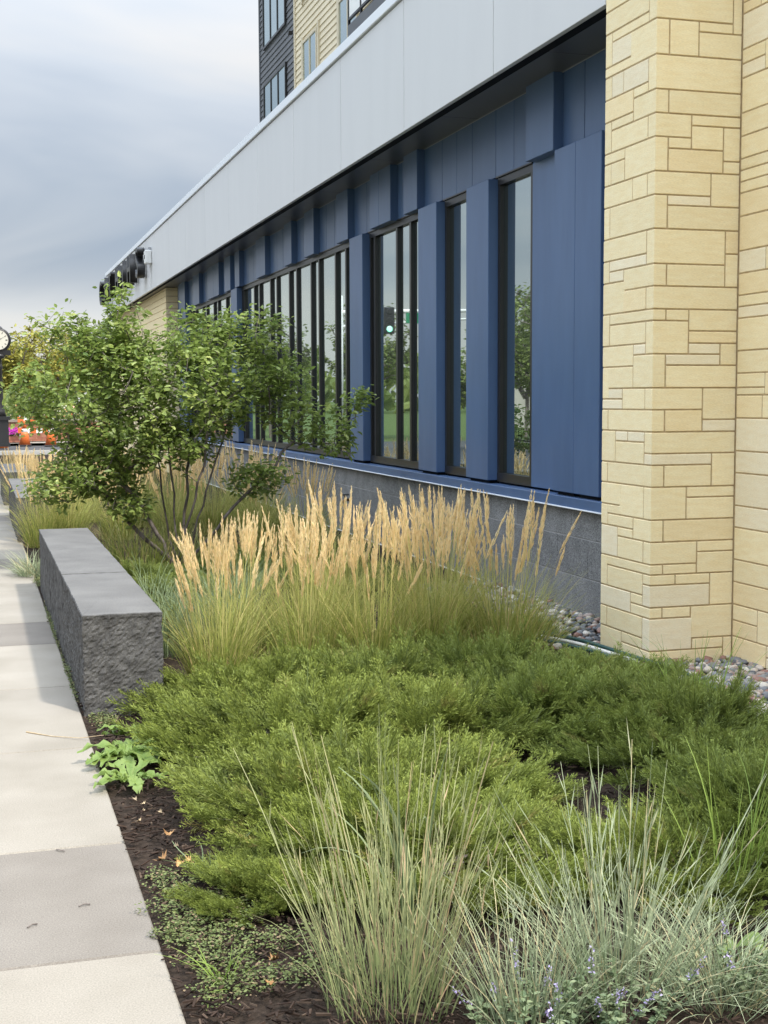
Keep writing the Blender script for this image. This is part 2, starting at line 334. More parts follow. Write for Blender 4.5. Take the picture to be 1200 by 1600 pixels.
def fbm(X, Y, seed=0, oct=4):
    """smooth value noise on arrays"""
    r = np.zeros_like(X, dtype=float); amp = 1.0
    for o_ in range(oct):
        xi = np.floor(X).astype(int); yi = np.floor(Y).astype(int); xf = X - xi; yf = Y - yi
        xf = xf * xf * (3 - 2 * xf); yf = yf * yf * (3 - 2 * yf)
        def h(a, b_):
            v_ = np.sin(a * 127.1 + b_ * 311.7 + seed * 74.7 + o_ * 19.19) * 43758.5453
            return v_ - np.floor(v_)
        r += amp * ((h(xi, yi) * (1 - xf) + h(xi + 1, yi) * xf) * (1 - yf) + (h(xi, yi + 1) * (1 - xf) + h(xi + 1, yi + 1) * xf) * yf - 0.5)
        X = X * 2.03; Y = Y * 2.03; amp *= 0.5
    return r

# ================================================================== SETTING
random.seed(5); rng = np.random.default_rng(5)
def sheet(name, mat, x0, x1, y0, y1, z, parent=None):
    V = [(x0, y0, z), (x1, y0, z), (x1, y1, z), (x0, y1, z)]
    o = link(name, npmesh(name, np.array(V, float), [(0, 1, 2, 3)]), parent, (0, 0, 0), (mat,))
    if parent is None: tag(o, kind='structure')
    return o
sheet('ground', 'grass_ground', -700, 700, -500, 900, -0.13)
sheet('road', 'asphalt', -11.0, -1.75, -60, 44, -0.122)
sheet('cross_street', 'asphalt', -120, 120, 44.0, 51.5, -0.118)
sheet('crosswalk', 'road_paint', -1.5, 1.9, 44.6, 46.4, -0.110)
sheet('pavement_opposite', 'concrete', -13.5, -11.0, -60, 44, -0.05)
sheet('plaza', 'concrete', -1.6, 30, 51.5, 62, -0.02)
sheet('corner_pavement', 'concrete', -1.6, 14, 40.2, 44, -0.012)
# planting bed with a gently uneven surface
gx = np.arange(0.43, 4.25, 0.06); gy = np.concatenate([np.arange(-3, 9, 0.06), np.arange(9, 40.2, 0.4)])
GX, GY = np.meshgrid(gx, gy)
GZ = -0.014 + 0.03 * fbm(GX * 3, GY * 3, 3) * np.clip((GX - 0.46) / 0.15, 0, 1)
nx_, ny_ = len(gx), len(gy)
ii = np.arange((ny_ - 1) * (nx_ - 1)); a_ = (ii // (nx_ - 1)) * nx_ + ii % (nx_ - 1)
bed = link('planting_bed', npmesh('planting_bed', np.stack([GX.ravel(), GY.ravel(), GZ.ravel()], 1), np.stack([a_, a_ + 1, a_ + nx_ + 1, a_ + nx_], 1), smooth=True), None, (0, 0, 0), ('soil',))
tag(bed, kind='structure')
# sidewalk: base and single slabs
walk = box('sidewalk', None, 'concrete_dark', -1.6, 0.46, -8, 43.9, -0.13, -0.03); tag(walk, kind='structure')
JY = [-6.2, -4.9, -3.6, -2.2, -0.9, 0.0, 1.3, 2.5, 3.714, 4.692, 6.062, 7.42, 8.768, 9.66, 11.2, 12.86, 13.646, 15.2, 16.7, 18.0, 18.9, 20.4, 21.9, 23.2, 24.1, 26, 28, 30, 32, 34, 36, 38, 40.1]
DK = (-0.9, 3.714, 8.768, 12.86, 18.0, 23.2)
for i in range(len(JY) - 1):
    box('slab', walk, 'concrete_dark' if JY[i] in DK else 'concrete', -1.6, 0.463, JY[i] + 0.004, JY[i + 1] - 0.004, -0.1, 0.0, 0.005)
kerb = box('kerb', None, 'concrete', -1.75, -1.604, -60, 44, -0.2, -0.005, 0.01); tag(kerb, kind='structure')

# ================================================================== BUILDING
FS = [(3.674,4.144,3.643,3.83,'c'), (4.144,4.184,3.586,3.784,''), (3.746,3.929,3.449,3.643,''), (3.929,4.144,3.586,3.643,''), (3.929,4.184,3.449,3.586,''), (3.657,4.184,3.261,3.449,'c'),
      (3.746,4.184,3.131,3.261,''), (3.657,3.891,3.002,3.131,'c'), (3.891,4.184,3.071,3.131,''), (3.891,4.094,2.94,3.071,''), (4.094,4.184,2.883,3.071,''), (3.746,3.891,2.94,3.002,''),
      (3.746,4.094,2.813,2.94,'y'), (4.094,4.184,2.813,2.883,''), (3.657,4.019,2.684,2.813,'c'), (4.019,4.184,2.627,2.813,''), (3.746,4.019,2.627,2.684,'g'), (3.746,4.184,2.496,2.627,''),
      (3.657,4.117,2.302,2.496,'c'), (4.117,4.184,2.366,2.496,'y'), (4.117,4.184,2.178,2.366,''), (3.746,4.117,2.178,2.302,''), (3.657,4.184,2.05,2.178,'c'), (3.746,3.891,1.985,2.05,''),
      (3.891,4.184,1.929,2.05,''), (3.657,3.891,1.798,1.985,'c'), (3.891,4.184,1.86,1.929,'y'), (3.891,4.094,1.798,1.86,'g'), (4.094,4.184,1.735,1.86,''), (3.746,4.094,1.735,1.798,'g'),
      (3.746,4.184,1.607,1.735,''), (3.657,3.986,1.483,1.607,'c'), (3.986,4.184,1.426,1.607,''), (3.986,4.184,1.357,1.426,'g'), (3.746,3.986,1.357,1.483,'y'), (3.657,4.184,1.234,1.357,'c'),
      (3.657,4.051,1.168,1.234,'cg'), (4.051,4.184,1.043,1.234,''), (3.746,4.051,1.043,1.168,''), (3.657,3.891,0.855,1.043,'c'), (3.891,4.184,0.981,1.043,''), (3.891,4.184,0.855,0.981,''),
      (3.746,4.184,0.728,0.855,'y'), (3.657,3.964,0.599,0.728,'c'), (3.964,4.184,0.665,0.728,''), (3.964,4.184,0.54,0.665,''), (3.746,3.964,0.54,0.599,''), (3.657,3.827,0.479,0.54,'c'),
      (3.827,4.051,0.479,0.54,''), (3.657,4.051,0.351,0.479,'cg'), (4.051,4.184,0.351,0.54,''), (3.746,3.929,0.287,0.351,''), (3.929,4.184,0.162,0.351,''), (3.657,3.94,0.098,0.287,'cg'),
      (3.94,4.144,0.098,0.162,''), (4.144,4.184,0.0,0.162,''), (3.746,4.144,0.0,0.098,'')]
LS = [(7.412,7.497,3.83,3.941,''), (7.262,7.412,3.83,3.941,''), (6.953,7.262,3.83,3.941,''), (6.953,7.497,3.701,3.83,''), (6.953,7.412,3.643,3.701,''), (7.412,7.497,3.507,3.701,''),
      (7.165,7.412,3.507,3.643,'g'), (6.873,7.177,3.449,3.643,'w'), (7.165,7.497,3.449,3.507,''), (7.412,7.497,3.317,3.449,''), (7.262,7.412,3.317,3.449,'g'), (6.953,7.262,3.317,3.449,'g'),
      (6.953,7.135,3.261,3.317,''), (7.135,7.497,3.187,3.317,'y'), (6.873,7.135,3.131,3.261,'w'), (7.135,7.412,3.131,3.187,''), (7.412,7.497,3.002,3.187,''), (6.953,7.412,3.002,3.131,''),
      (7.237,7.497,2.94,3.002,''), (6.873,7.237,2.813,3.002,'w'), (7.412,7.497,2.813,2.94,''), (7.237,7.412,2.813,2.94,''), (7.135,7.508,2.684,2.813,''), (6.953,7.135,2.684,2.813,''),
      (7.422,7.497,2.496,2.684,''), (6.873,7.422,2.496,2.684,'w'), (6.966,7.508,2.366,2.496,''), (6.966,7.422,2.302,2.366,'g'), (7.422,7.508,2.235,2.366,''), (7.237,7.422,2.235,2.302,'g'),
      (6.873,7.237,2.178,2.302,'w'), (7.218,7.508,2.05,2.235,''), (6.966,7.237,2.05,2.178,'y'), (7.412,7.508,1.86,2.05,''), (6.884,7.412,1.985,2.05,'w'), (6.966,7.412,1.86,1.985,''),
      (7.104,7.508,1.735,1.86,''), (6.966,7.104,1.798,1.86,'g'), (6.884,7.104,1.607,1.798,'w'), (7.412,7.497,1.545,1.735,''), (7.104,7.422,1.607,1.735,''), (7.237,7.422,1.545,1.607,'g'),
      (6.966,7.237,1.483,1.607,''), (7.237,7.497,1.483,1.545,'g'), (7.422,7.508,1.357,1.483,''), (6.884,7.422,1.357,1.483,'w'), (7.32,7.508,1.168,1.357,''), (7.165,7.32,1.296,1.357,'g'),
      (6.966,7.165,1.296,1.357,'g'), (6.966,7.32,1.168,1.296,''), (7.422,7.508,1.043,1.168,''), (6.884,7.422,1.043,1.168,'w'), (7.237,7.508,0.912,1.043,''), (6.953,7.262,0.855,1.043,''),
      (7.412,7.508,0.784,0.912,''), (7.237,7.422,0.855,0.912,''), (7.083,7.412,0.784,0.855,''), (6.873,7.083,0.728,0.855,'w'), (7.281,7.497,0.599,0.784,'g'), (7.083,7.281,0.728,0.784,''),
      (6.953,7.281,0.599,0.728,''), (7.412,7.497,0.413,0.599,''), (6.873,7.422,0.54,0.599,'w'), (6.953,7.412,0.413,0.54,''), (7.104,7.497,0.287,0.413,'g'), (6.953,7.104,0.351,0.413,''),
      (6.873,7.104,0.287,0.351,'w'), (7.412,7.497,0.162,0.287,''), (6.953,7.412,0.162,0.287,''), (7.218,7.497,0.0,0.162,''), (6.953,7.218,0.098,0.162,''), (6.873,7.218,0.0,0.098,'w')]
XF, XW, XG = 4.08, 4.16, 4.20
B = empty('commercial_building', (4.2, 20, 0), 'single-storey blue panelled building with grey fascia and cream stone pier', 'building')
back = box('wall_backing', B, 'backing', 4.30, 12, 7.3, 39, 0, 4.86)
box('wall_backing', B, 'backing', 4.26, 12, -8, 6.95, 0, 5.30)
# plinth of dark split blocks
pl = box('plinth', B, 'cmu_joint', 4.101, 4.29, 7.5, 28.7, 0.0, 0.765)
for ci, (z0, z1, off) in enumerate(((0.0, 0.28, 8.87), (0.28, 0.557, 8.59), (0.557, 0.766, 8.87))):
    y = off - 0.52 * 3
    while y < 28.6:
        box('block', pl, 'cmu', 4.098 + random.uniform(-.0012, .0012), 4.2, max(y, 7.5) + 0.003, min(y + 0.52, 28.7) - 0.003, z0 + 0.003 + (0.012 if ci == 0 else 0), z1 - 0.003, 0.003)
        y += 0.52
box('base_flashing', B, 'pipe_white', 4.07, 4.12, 7.5, 28.7, -0.01, 0.014, 0.003)
sl = box('sill', B, 'blue_metal', 4.055, 4.24, 7.5, 28.7, 0.772, 0.845, 0.003)
box('drip_edge', sl, 'coping_metal', 4.043, 4.10, 7.5, 28.7, 0.764, 0.7735, 0.002)
# lower projecting fins
for a, b in ((8.40, 8.808), (8.812, 9.17), (10.49, 11.01), (11.80, 12.325), (14.26, 14.78), (21.6, 22.12), (27.1, 27.62)):
    box('fin', B, 'blue_metal', XF, XW + 0.02, a, b, 0.872, 3.345, 0.004)
    box('fin_foot', B, 'backing', XF + 0.03, XW + 0.04, a + 0.04, b - 0.04, 0.84, 0.874)
box('wall_panel', B, 'blue_metal', XW, XW + 0.05, 9.172, 9.757, 0.862, 3.36, 0.003)
box('wall_panel', B, 'blue_metal', XW, XW + 0.05, 7.5, 8.40, 0.862, 3.36, 0.003)
box('wall_panel', B, 'blue_metal', XW, XW + 0.05, 27.64, 28.7, 0.862, 3.36, 0.003)
# upper band of flat panels and boxes
uj = [7.5, 8.0, 8.42, 8.84, 9.45, 10.14, 10.53, 11.08, 11.47, 11.86, 12.55, 13.1, 13.5, 14.35, 14.95, 15.73, 16.12, 16.7, 17.33, 17.9, 18.54, 18.93, 19.6, 20.09, 20.61, 21.03, 21.6, 22.4, 22.95, 23.6, 24.1, 24.6, 25.0, 25.6, 26.3, 26.8, 27.5, 28.2, 28.7]
for a, b in zip(uj[:-1], uj[1:]):
    box('upper_panel', B, 'blue_metal', XW + random.uniform(0, .002), XW + 0.05, a + 0.004, b - 0.004, 3.365, 3.93, 0.003)
for a, b in ((9.20, 9.71), (12.36, 12.78), (13.22, 13.628), (13.632, 13.96), (14.85, 15.35), (16.45, 16.95), (17.68, 18.12), (19.38, 20.04), (21.37, 21.75), (22.16, 22.7), (23.25, 23.8), (23.804, 24.4), (25.38, 26.1), (27.17, 28.0)):
    box('upper_box', B, 'blue_metal', XF, XW + 0.02, a, b, 3.352, 3.915, 0.004)
# windows
def window(y0, y1, mull):
    z0, z1 = 0.862, 3.352
    f = MB(); f.box(XW + 0.004, XG + 0.03, y0, y1, z0, z0 + 0.072); f.box(XW + 0.004, XG + 0.03, y0, y1, z1 - 0.06, z1)
    f.box(XW + 0.006, XG + 0.03, y0, y0 + 0.045, z0 + 0.072, z1 - 0.06); f.box(XW + 0.006, XG + 0.03, y1 - 0.045, y1, z0 + 0.072, z1 - 0.06)
    f.box(XW - 0.012, XW + 0.06, y0 - 0.01, y1 + 0.01, z1 + 0.001, z1 + 0.012)
    w = f.build('window', B, (4.2, (y0 + y1) / 2, z0), 'frame_metal')
    ed = [y0 + 0.045]
    for mmy in mull:
        box('mullion', w, 'frame_metal', XW + 0.008, XG + 0.028, mmy - 0.028, mmy + 0.028, z0 + 0.072, z1 - 0.06, 0.003); ed += [mmy - 0.028, mmy + 0.028]
    ed.append(y1 - 0.045)
    for k in range(0, len(ed), 2):
        if ed[k + 1] - ed[k] > 0.03:
            p = box('pane', w, 'glass', XG, XG + 0.02, ed[k] + 0.002, ed[k + 1] - 0.002, z0 + 0.074, z1 - 0.062)
            t_ = random.uniform(-1, 1) * rad(0.03); p.rotation_euler = (0, random.uniform(-1, 1) * rad(0.06), t_)
window(9.76, 10.488, [])
window(11.012, 11.798, [])
window(12.327, 14.258, [12.84, 13.29, 14.09])
window(14.782, 21.598, [15.27, 15.74, 16.55, 16.96, 17.77, 18.21, 19.01, 19.44, 20.23, 20.63, 21.46])
window(22.122, 27.098, [22.6, 23.05, 23.86, 24.3, 25.1, 25.55, 26.35, 26.8])
# soffit and fascia
so = box('soffit', B, 'backing', 3.70, 4.42, 7.5, 39, 3.93, 3.96)
y = 7.5
for b in [8.7, 10.9, 13.0, 15.15, 17.3, 19.4, 21.5, 23.7, 25.8, 27.9, 30.1, 32.2, 34.3, 36.5, 38.9]:
    box('soffit_panel', so, 'soffit_metal', 3.70, 4.17, y + 0.003, b - 0.003, 3.912, 3.932, 0.002); y = b
box('soffit_trim', so, 'grey_metal', 4.15, 4.158, 7.5, 28.7, 3.908, 3.92)
fa = box('fascia', B, 'backing', 3.69, 3.8, 7.5, 39.0, 3.9, 5.02)
y = 7.5
for k in range(15):
    b = 9.32 + 2.122 * k
    box('fascia_panel', fa, 'fascia_metal', 3.66, 3.70, y + 0.006, min(b, 39.05) - 0.006, 3.885, 5.008, 0.003); y = b
    if b > 39: break
y = 7.5
for k in range(9):
    b = min(11.2 + 3.66 * k, 39.05)
    box('coping', fa, 'coping_metal', 3.635, 3.95, y + 0.0015, b - 0.0015, 5.022, 5.125, 0.006); y = b
    if b > 39: break
box('roof', B, 'grey_metal', 3.72, 12, 7.5, 39, 4.87, 4.99)
box('end_wall', B, 'fascia_metal', 3.74, 12, 38.9, 39.05, 3.9, 5.0)
# stone pier, stone by stone
XC, YC = 3.664, 6.867
pier = box('stone_pier', B, 'mortar', XC + 0.0035, 4.3, YC + 0.006, 7.497, 0.0, 5.5)
TONE = lambda f: 'stone_grey' if 'g' in f else ('stone_yellow' if 'y' in f else 'stone')
JG = 0.0045
def stone(par, mat, x0, x1, y0, y1, z0, z1):
    box('stone', par, mat, x0, x1, y0, y1, z0 + JG, z1 - JG, 0.0025)
for dz, zmax in ((0.0, 99), (3.83, 1.65)):
    for u0, u1, z0, z1, f in FS:
        if z1 > zmax: continue
        pr = random.uniform(-.0008, .0008); u1 = 4.203 if u1 > 4.18 else u1
        if 'c' in f: stone(pier, TONE(f), XC + pr, u1 - JG, YC + pr, 6.957 - JG, z0 + dz, z1 + dz)
        else: stone(pier, TONE(f), u0 + JG, u1 - JG, YC + pr, YC + 0.07, z0 + dz, z1 + dz)
    for u0, u1, z0, z1, f in LS:
        if z1 > zmax or z0 >= 3.82: continue
        u1 = min(u1, 7.5); u0 = 6.957 if abs(u0 - 6.957) < .012 else u0
        pr = random.uniform(-.0008, .0008)
        if 'w' in f: stone(pier, TONE(f), XC + pr, 3.746 - JG, YC + pr, u1 - JG, z0 + dz, z1 + dz)
        else: stone(pier, TONE(f), XC + pr, XC + 0.07, u0 + JG, u1 - (JG if u1 < 7.49 else 0), z0 + dz, z1 + dz)
# stone wall running towards the camera on the right
sw = box('stone_wall', B, 'mortar', 4.2035, 4.3, -8, 6.90, 0.05, 5.4)
ZR = [5.4, 5.21, 5.08, 4.9, 4.77, 4.58, 4.45, 4.26, 4.13, 3.95, 3.825, 3.7, 3.504, 3.346, 3.153, 3.024, 2.834, 2.707, 2.577, 2.383, 2.256, 2.068, 2.002, 1.818, 1.69, 1.565, 1.434, 1.245, 1.118, 0.929, 0.802, 0.615, 0.484, 0.353, 0.165, 0.033]
rs = random.Random(11); nst = 0
for z1, z0 in zip(ZR[:-1], ZR[1:]):
    y = 6.86
    while y > 3.6:
        w_ = rs.uniform(0.14, 0.62) if z1 - z0 > .1 else rs.uniform(0.2, 0.6)
        ya = max(y - w_, 3.6); tone = rs.choice(['stone', 'stone', 'stone', 'stone_yellow', 'stone_grey'])
        if z1 - z0 > 0.12 and w_ < 0.36 and rs.random() < 0.6:
            zm = z0 + (z1 - z0) * rs.choice([0.34, 0.5, 0.66])
            stone(sw, tone, 4.2, 4.25, ya + JG, y - JG, z0, zm); stone(sw, rs.choice(['stone', 'stone_yellow']), 4.2, 4.25, ya + JG, y - JG, zm, z1)
        else:
            stone(sw, tone, 4.2 + rs.uniform(-.001, .001), 4.25, ya + JG, y - JG, z0, z1)
        y = ya
# part of the same wall the photograph does not reach: joined
mb = MB()
for z1, z0 in zip(ZR[:-1], ZR[1:]):
    y = 3.6
    while y > -8:
        ya = max(y - rs.uniform(0.2, 0.7), -8); mb.box(4.2, 4.25, ya + JG, y - JG, z0 + JG, z1 - JG); y = ya
tag(mb.build('stonework', sw, (4.2, 0, 0), 'stone'), kind='stuff')
box('wall_base', B, 'mortar', 4.212, 4.3, -8, 6.9, -0.02, 0.052)
# far end of the building: cream stone bay below the fascia
fb = box('far_stone_bay', B, 'mortar', 3.93, 4.3, 28.72, 38.85, 0, 3.93)
mb = MB(); rs = random.Random(4); z = 0.0
while z < 3.9:
    h = rs.choice([.19, .25, .13]); y = 28.72
    while y < 38.8:
        yb = min(y + rs.uniform(.3, .9), 38.85); mb.box(3.915, 3.95, y + .006, yb - .006, z + .006, min(z + h, 3.905) - .006); y = yb
    y = 3.915; mb.box(3.916, 4.28, 28.705, 28.75, z + .006, min(z + h, 3.905) - .006); z += h
tag(mb.build('stonework', fb, (3.93, 33, 0), 'stone'), kind='stuff')

# tall block behind
T = empty('tall_building', (6.5, 25, 0), 'tall block with dark grey and cream lap siding rising behind the grey fascia', 'building')
box('tower_core', T, 'grey_metal', 6.53, 16, 10, 31.18, 0, 17.0)
def siding(name, mat, y0, y1, z0, z1, x=6.5, step=0.125):
    n = int((z1 - z0) / step); V = []; Q = []
    for k in range(n):
        za = z0 + k * step; zb = za + step; i = len(V)
        V += [(x, y0, za), (x, y1, za), (x + 0.02, y1, zb), (x + 0.02, y0, zb), (x + 0.025, y0, za), (x + 0.025, y1, za)]
        Q += [(i, i + 3, i + 2, i + 1), (i, i + 1, i + 5, i + 4)]
    o = link(name, npmesh(name, np.array(V) - np.array((x, (y0 + y1) / 2, z0)), Q), T, (x, (y0 + y1) / 2, z0), (mat,))
    return tag(o, kind='stuff')
siding('grey_siding', 'dark_siding', 27.72, 31.2, 4.9, 16.8)
siding('cream_siding', 'cream_siding', 10, 27.66, 4.9, 16.8)
box('corner_board', T, 'cream_trim', 6.485, 6.53, 27.6, 27.7, 4.9, 16.8); box('corner_board', T, 'dark_siding', 6.485, 6.53, 31.14, 31.22, 4.9, 16.8)
box('wall_lamp', T, 'black_metal', 6.40, 6.49, 27.78, 27.88, 9.05, 9.12, .01)
def twin(y0, y1, z0, z1, n, fm, x=6.46):
    f = MB(); t_ = 0.05
    f.box(x, 6.53, y0, y1, z0, z0 + t_); f.box(x, 6.53, y0, y1, z1 - t_, z1); f.box(x, 6.53, y0, y0 + t_, z0 + t_, z1 - t_); f.box(x, 6.53, y1 - t_, y1, z0 + t_, z1 - t_)
    w = f.build('window', T, (6.5, (y0 + y1) / 2, z0), fm)
    wd = (y1 - y0 - 2 * t_) / n
    for k in range(n):
        box('pane', w, 'glass', x + 0.02, x + 0.03, y0 + t_ + wd * k + (.02 if k else 0), y0 + t_ + wd * (k + 1) - (.02 if k < n - 1 else 0), z0 + t_, z1 - t_)
        if k: box('mullion', w, fm, x + 0.003, x + 0.028, y0 + t_ + wd * k - .02, y0 + t_ + wd * k + .02, z0 + t_, z1 - t_)
for zz in (6.75, 9.42, 12.1, 14.75): twin(28.42, 30.68, zz, zz + 1.9, 3, 'frame_metal')
for zz in (6.75, 9.5, 12.2, 14.9):
    twin(25.72, 26.88, zz, zz + 1.92, 2, 'cream_trim'); twin(22.85, 24.1, zz, zz + 1.95, 2, 'cream_trim')
    for a, b in ((25.6, 25.7), (26.9, 27.0), (24.12, 24.22)): box('window_casing', T, 'cream_trim', 6.47, 6.53, a, b, zz - .08, zz + 2.02)
for zz in (7.55, 10.3):
    bal = box('balcony', T, 'dark_siding', 6.15, 6.49, 19.3, 22.3, zz, zz + 0.22)
    mb = MB(); mb.box(6.15, 6.19, 19.3, 22.3, zz + 1.12, zz + 1.17); mb.box(6.15, 6.19, 19.3, 22.3, zz + .30, zz + .34)
    for k in range(5): mb.box(6.15, 6.19, 19.3 + k * .74, 19.34 + k * .74, zz + .22, zz + 1.12)
    mb.box(6.19, 6.49, 22.26, 22.3, zz + 1.12, zz + 1.17); mb.build('railing', bal, (6.17, 21, zz), 'black_metal')
    mb = MB(); mb.box(6.165, 6.172, 19.34, 22.26, zz + .34, zz + 1.12); mb.build('balcony_glass', bal, (6.17, 21, zz), 'white_paint')

# ================================================================== STONE BENCHES
def bench_block(name, parent, x0, x1, y0, y1, h, step, seed, rough_ends=True):
    per = []; nrm = []
    def run(p, q, nn):
        k = max(2, int(math.dist(p, q) / step))
        for i in range(k): per.append((p[0] + (q[0] - p[0]) * i / k, p[1] + (q[1] - p[1]) * i / k)); nrm.append(nn)
    run((x0, y0), (x1, y0), (0, -1)); run((x1, y0), (x1, y1), (1, 0)); run((x1, y1), (x0, y1), (0, 1)); run((x0, y1), (x0, y0), (-1, 0))
    P = np.array(per); Nn = np.array(nrm, float); n = len(P)
    # corner normals averaged
    Nn = Nn + np.roll(Nn, 1, 0) * (np.abs(Nn - np.roll(Nn, 1, 0)).sum(1) > 0)[:, None]
    zs = np.linspace(-0.03, h - 0.004, max(6, int(h / step))); m_ = len(zs)
    U = np.concatenate([[0], np.cumsum(np.linalg.norm(np.diff(P, axis=0), axis=1))])
    UU, ZZ = np.meshgrid(U, zs)
    endmask = np.ones(n)
    d = 0.008 * fbm(UU * 7 + seed, ZZ * 12, seed, 2) + 0.010 * (np.abs(fbm(UU * 40 + ZZ * 14, ZZ * 70 - UU * 10, seed + 1, 3)) - .25) + 0.006 * fbm(UU * 90, ZZ * 120, seed + 2, 2)
    d = d - 0.006
    yy = np.where(np.abs(Nn[:, 1]) > .5, 1, 0)
    if not rough_ends: d = d * np.where((Nn[:, 1] != 0) , 0.1, 1.0)[None]
    fade = np.clip((zs[-1] - zs) / 0.02, 0.45, 1)[:, None]
    X = P[:, 0][None] + Nn[:, 0][None] * d * fade; Y = P[:, 1][None] + Nn[:, 1][None] * d * fade
    V = np.stack([X, Y, np.broadcast_to(zs[:, None], X.shape)], -1).reshape(-1, 3)
    i, j = np.meshgrid(np.arange(m_ - 1), np.arange(n), indexing='ij'); i = i.ravel(); j = j.ravel(); j2 = (j + 1) % n
    Q = np.stack([i * n + j, i * n + j2, (i + 1) * n + j2, (i + 1) * n + j], 1)
    # top rim inset, then the sawn top
    rim = V[-n:].copy(); rim[:, 0] -= Nn[:, 0] * .004; rim[:, 1] -= Nn[:, 1] * .004; rim[:, 2] = h + 0.0012 * fbm(U * 40, U * 0, seed, 2)
    V = np.concatenate([V, rim]); b0 = m_ * n; jj = np.arange(n); j2 = (jj + 1) % n
    R = np.stack([(m_ - 1) * n + jj, (m_ - 1) * n + j2, b0 + j2, b0 + jj], 1)
    c = np.array(((x0 + x1) / 2, (y0 + y1) / 2, 0)); V = np.concatenate([V, [[c[0], c[1], h]]]); ci = len(V) - 1
    Tt = np.stack([b0 + jj, b0 + j2, np.full(n, ci)], 1)
    me = npmesh(name, V - c, [np.concatenate([Q, R]), Tt], smooth=False, mi=[0] * (len(Q) + len(R)) + [1] * n)
    return link(name, me, parent, c, ('bench_rough', 'bench_top'))
for (x0, ys, lab, st, hh) in ((0.474, (6.717, 8.363, 9.80, 11.40), 'long dark stone block bench nearest the camera beside the sidewalk', 0.011, 0.493),
                         (0.405, (15.2, 16.6, 17.9, 19.0), 'second dark stone block bench, behind the nearest one and half hidden by tan reed grass', 0.03, 0.493),
                         (0.37, (20.7, 22.1, 23.5), 'farthest dark stone bench, small and low behind the second one', 0.05, 0.493)):
    be = empty('stone_bench', (x0 + .2, ys[0], 0), lab, 'bench', 'stone benches along the sidewalk')
    for k in range(len(ys) - 1):
        bench_block('block', be, x0, x0 + 0.402, ys[k] + 0.002, ys[k + 1] - 0.002, hh + (0.0015 if k % 2 else 0), st if k == 0 else max(st, .02), 3 + k * 7, True)

# ================================================================== PLANTS
def rot_basis(D, up=np.array((0, 0, 1.))):
    """frames with x along D, y roughly horizontal"""
    D = D / (np.linalg.norm(D, axis=-1, keepdims=True) + 1e-9)
    S = np.cross(np.broadcast_to(up, D.shape), D); ln = np.linalg.norm(S, axis=-1, keepdims=True)
    S = np.where(ln > 1e-4, S / (ln + 1e-9), np.array((0, 1., 0))); U = np.cross(D, S)
    return D, S, U
def blades(rg, base, az, tilt, L, wd, curve, nseg=5, twist=0.6, flat=0.6, side=0.0):
    """N grass blades: tilt from vertical at the base, curve adds bending; returns V, Q, tint"""
    n = len(base); t = np.linspace(0, 1, nseg + 1)
    ang = tilt[:, None] + curve[:, None] * (t[None] ** 1.6)
    seg = L[:, None] / nseg
    h = np.cumsum(np.concatenate([np.zeros((n, 1)), np.sin((ang[:, 1:] + ang[:, :-1]) / 2) * seg], 1), 1)
    z = np.cumsum(np.concatenate([np.zeros((n, 1)), np.cos((ang[:, 1:] + ang[:, :-1]) / 2) * seg], 1), 1)
    azz = az[:, None] + side * rg.normal(0, 1, (n, 1)) * t[None] ** 2
    P = np.stack([base[:, 0:1] + h * np.cos(azz), base[:, 1:2] + h * np.sin(azz), base[:, 2:3] + z], -1)
    tw = az[:, None] + math.pi / 2 + rg.uniform(-twist, twist, (n, 1)) * 2
    S = np.stack([np.cos(tw) + 0 * t, np.sin(tw) + 0 * t, 0 * tw + 0 * t], -1)
    w = wd[:, None] * (np.clip(1.05 - t, 0.03, 1) ** flat)[None] * np.minimum(1, 0.55 + 3 * t)[None] * 0.5
    V = np.stack([P - S * w[..., None], P + S * w[..., None]], 2).reshape(n, -1, 3)
    k = 2 * (nseg + 1); q = np.array([(2 * i, 2 * i + 1, 2 * i + 3, 2 * i + 2) for i in range(nseg)])
    Q = (np.arange(n)[:, None, None] * k + q[None]).reshape(-1, 4)
    r_ = np.broadcast_to(rg.random((n, 1)), (n, k)); g_ = np.broadcast_to(np.repeat(t, 2)[None], (n, k))
    return V.reshape(-1, 3), Q, np.stack([r_.ravel(), g_.ravel()], 1), P
def part(name, parent, V, Q, tint, mat, smooth=False, kind=None):
    o = bpy.data.objects.new(name, npmesh(name, V, Q, tint, smooth)); COL.objects.link(o); o.data.materials.append(M[mat]); o.parent = parent
    if kind: o['kind'] = kind
    return o
def disc(rg, n, R):
    a = rg.uniform(0, 2 * math.pi, n); r = R * np.sqrt(rg.random(n)); return np.stack([r * np.cos(a), r * np.sin(a), np.zeros(n)], 1), a
def merge(parts):
    V = []; Q = []; T = []; n = 0
    for v, q, t in parts: V.append(v); Q.append(np.asarray(q) + n); T.append(t); n += len(v)
    return np.concatenate(V), np.concatenate(Q), np.concatenate(T)
def quads_along(rg, A, D, L, Wd, tr):
    """thin rhombic quads from A along D, length L, width Wd"""
    Dn, S, U = rot_basis(D); ro = rg.uniform(0, math.pi, len(A))[:, None]
    S = S * np.cos(ro) + U * np.sin(ro)
    m = A + Dn * (L * .45)[:, None]
    V = np.stack([A, m - S * Wd[:, None] / 2, A + Dn * L[:, None], m + S * Wd[:, None] / 2], 1).reshape(-1, 3)
    Q = np.arange(len(A))[:, None] * 4 + np.arange(4)[None]
    return V, Q, np.repeat(tr, 4, 0)

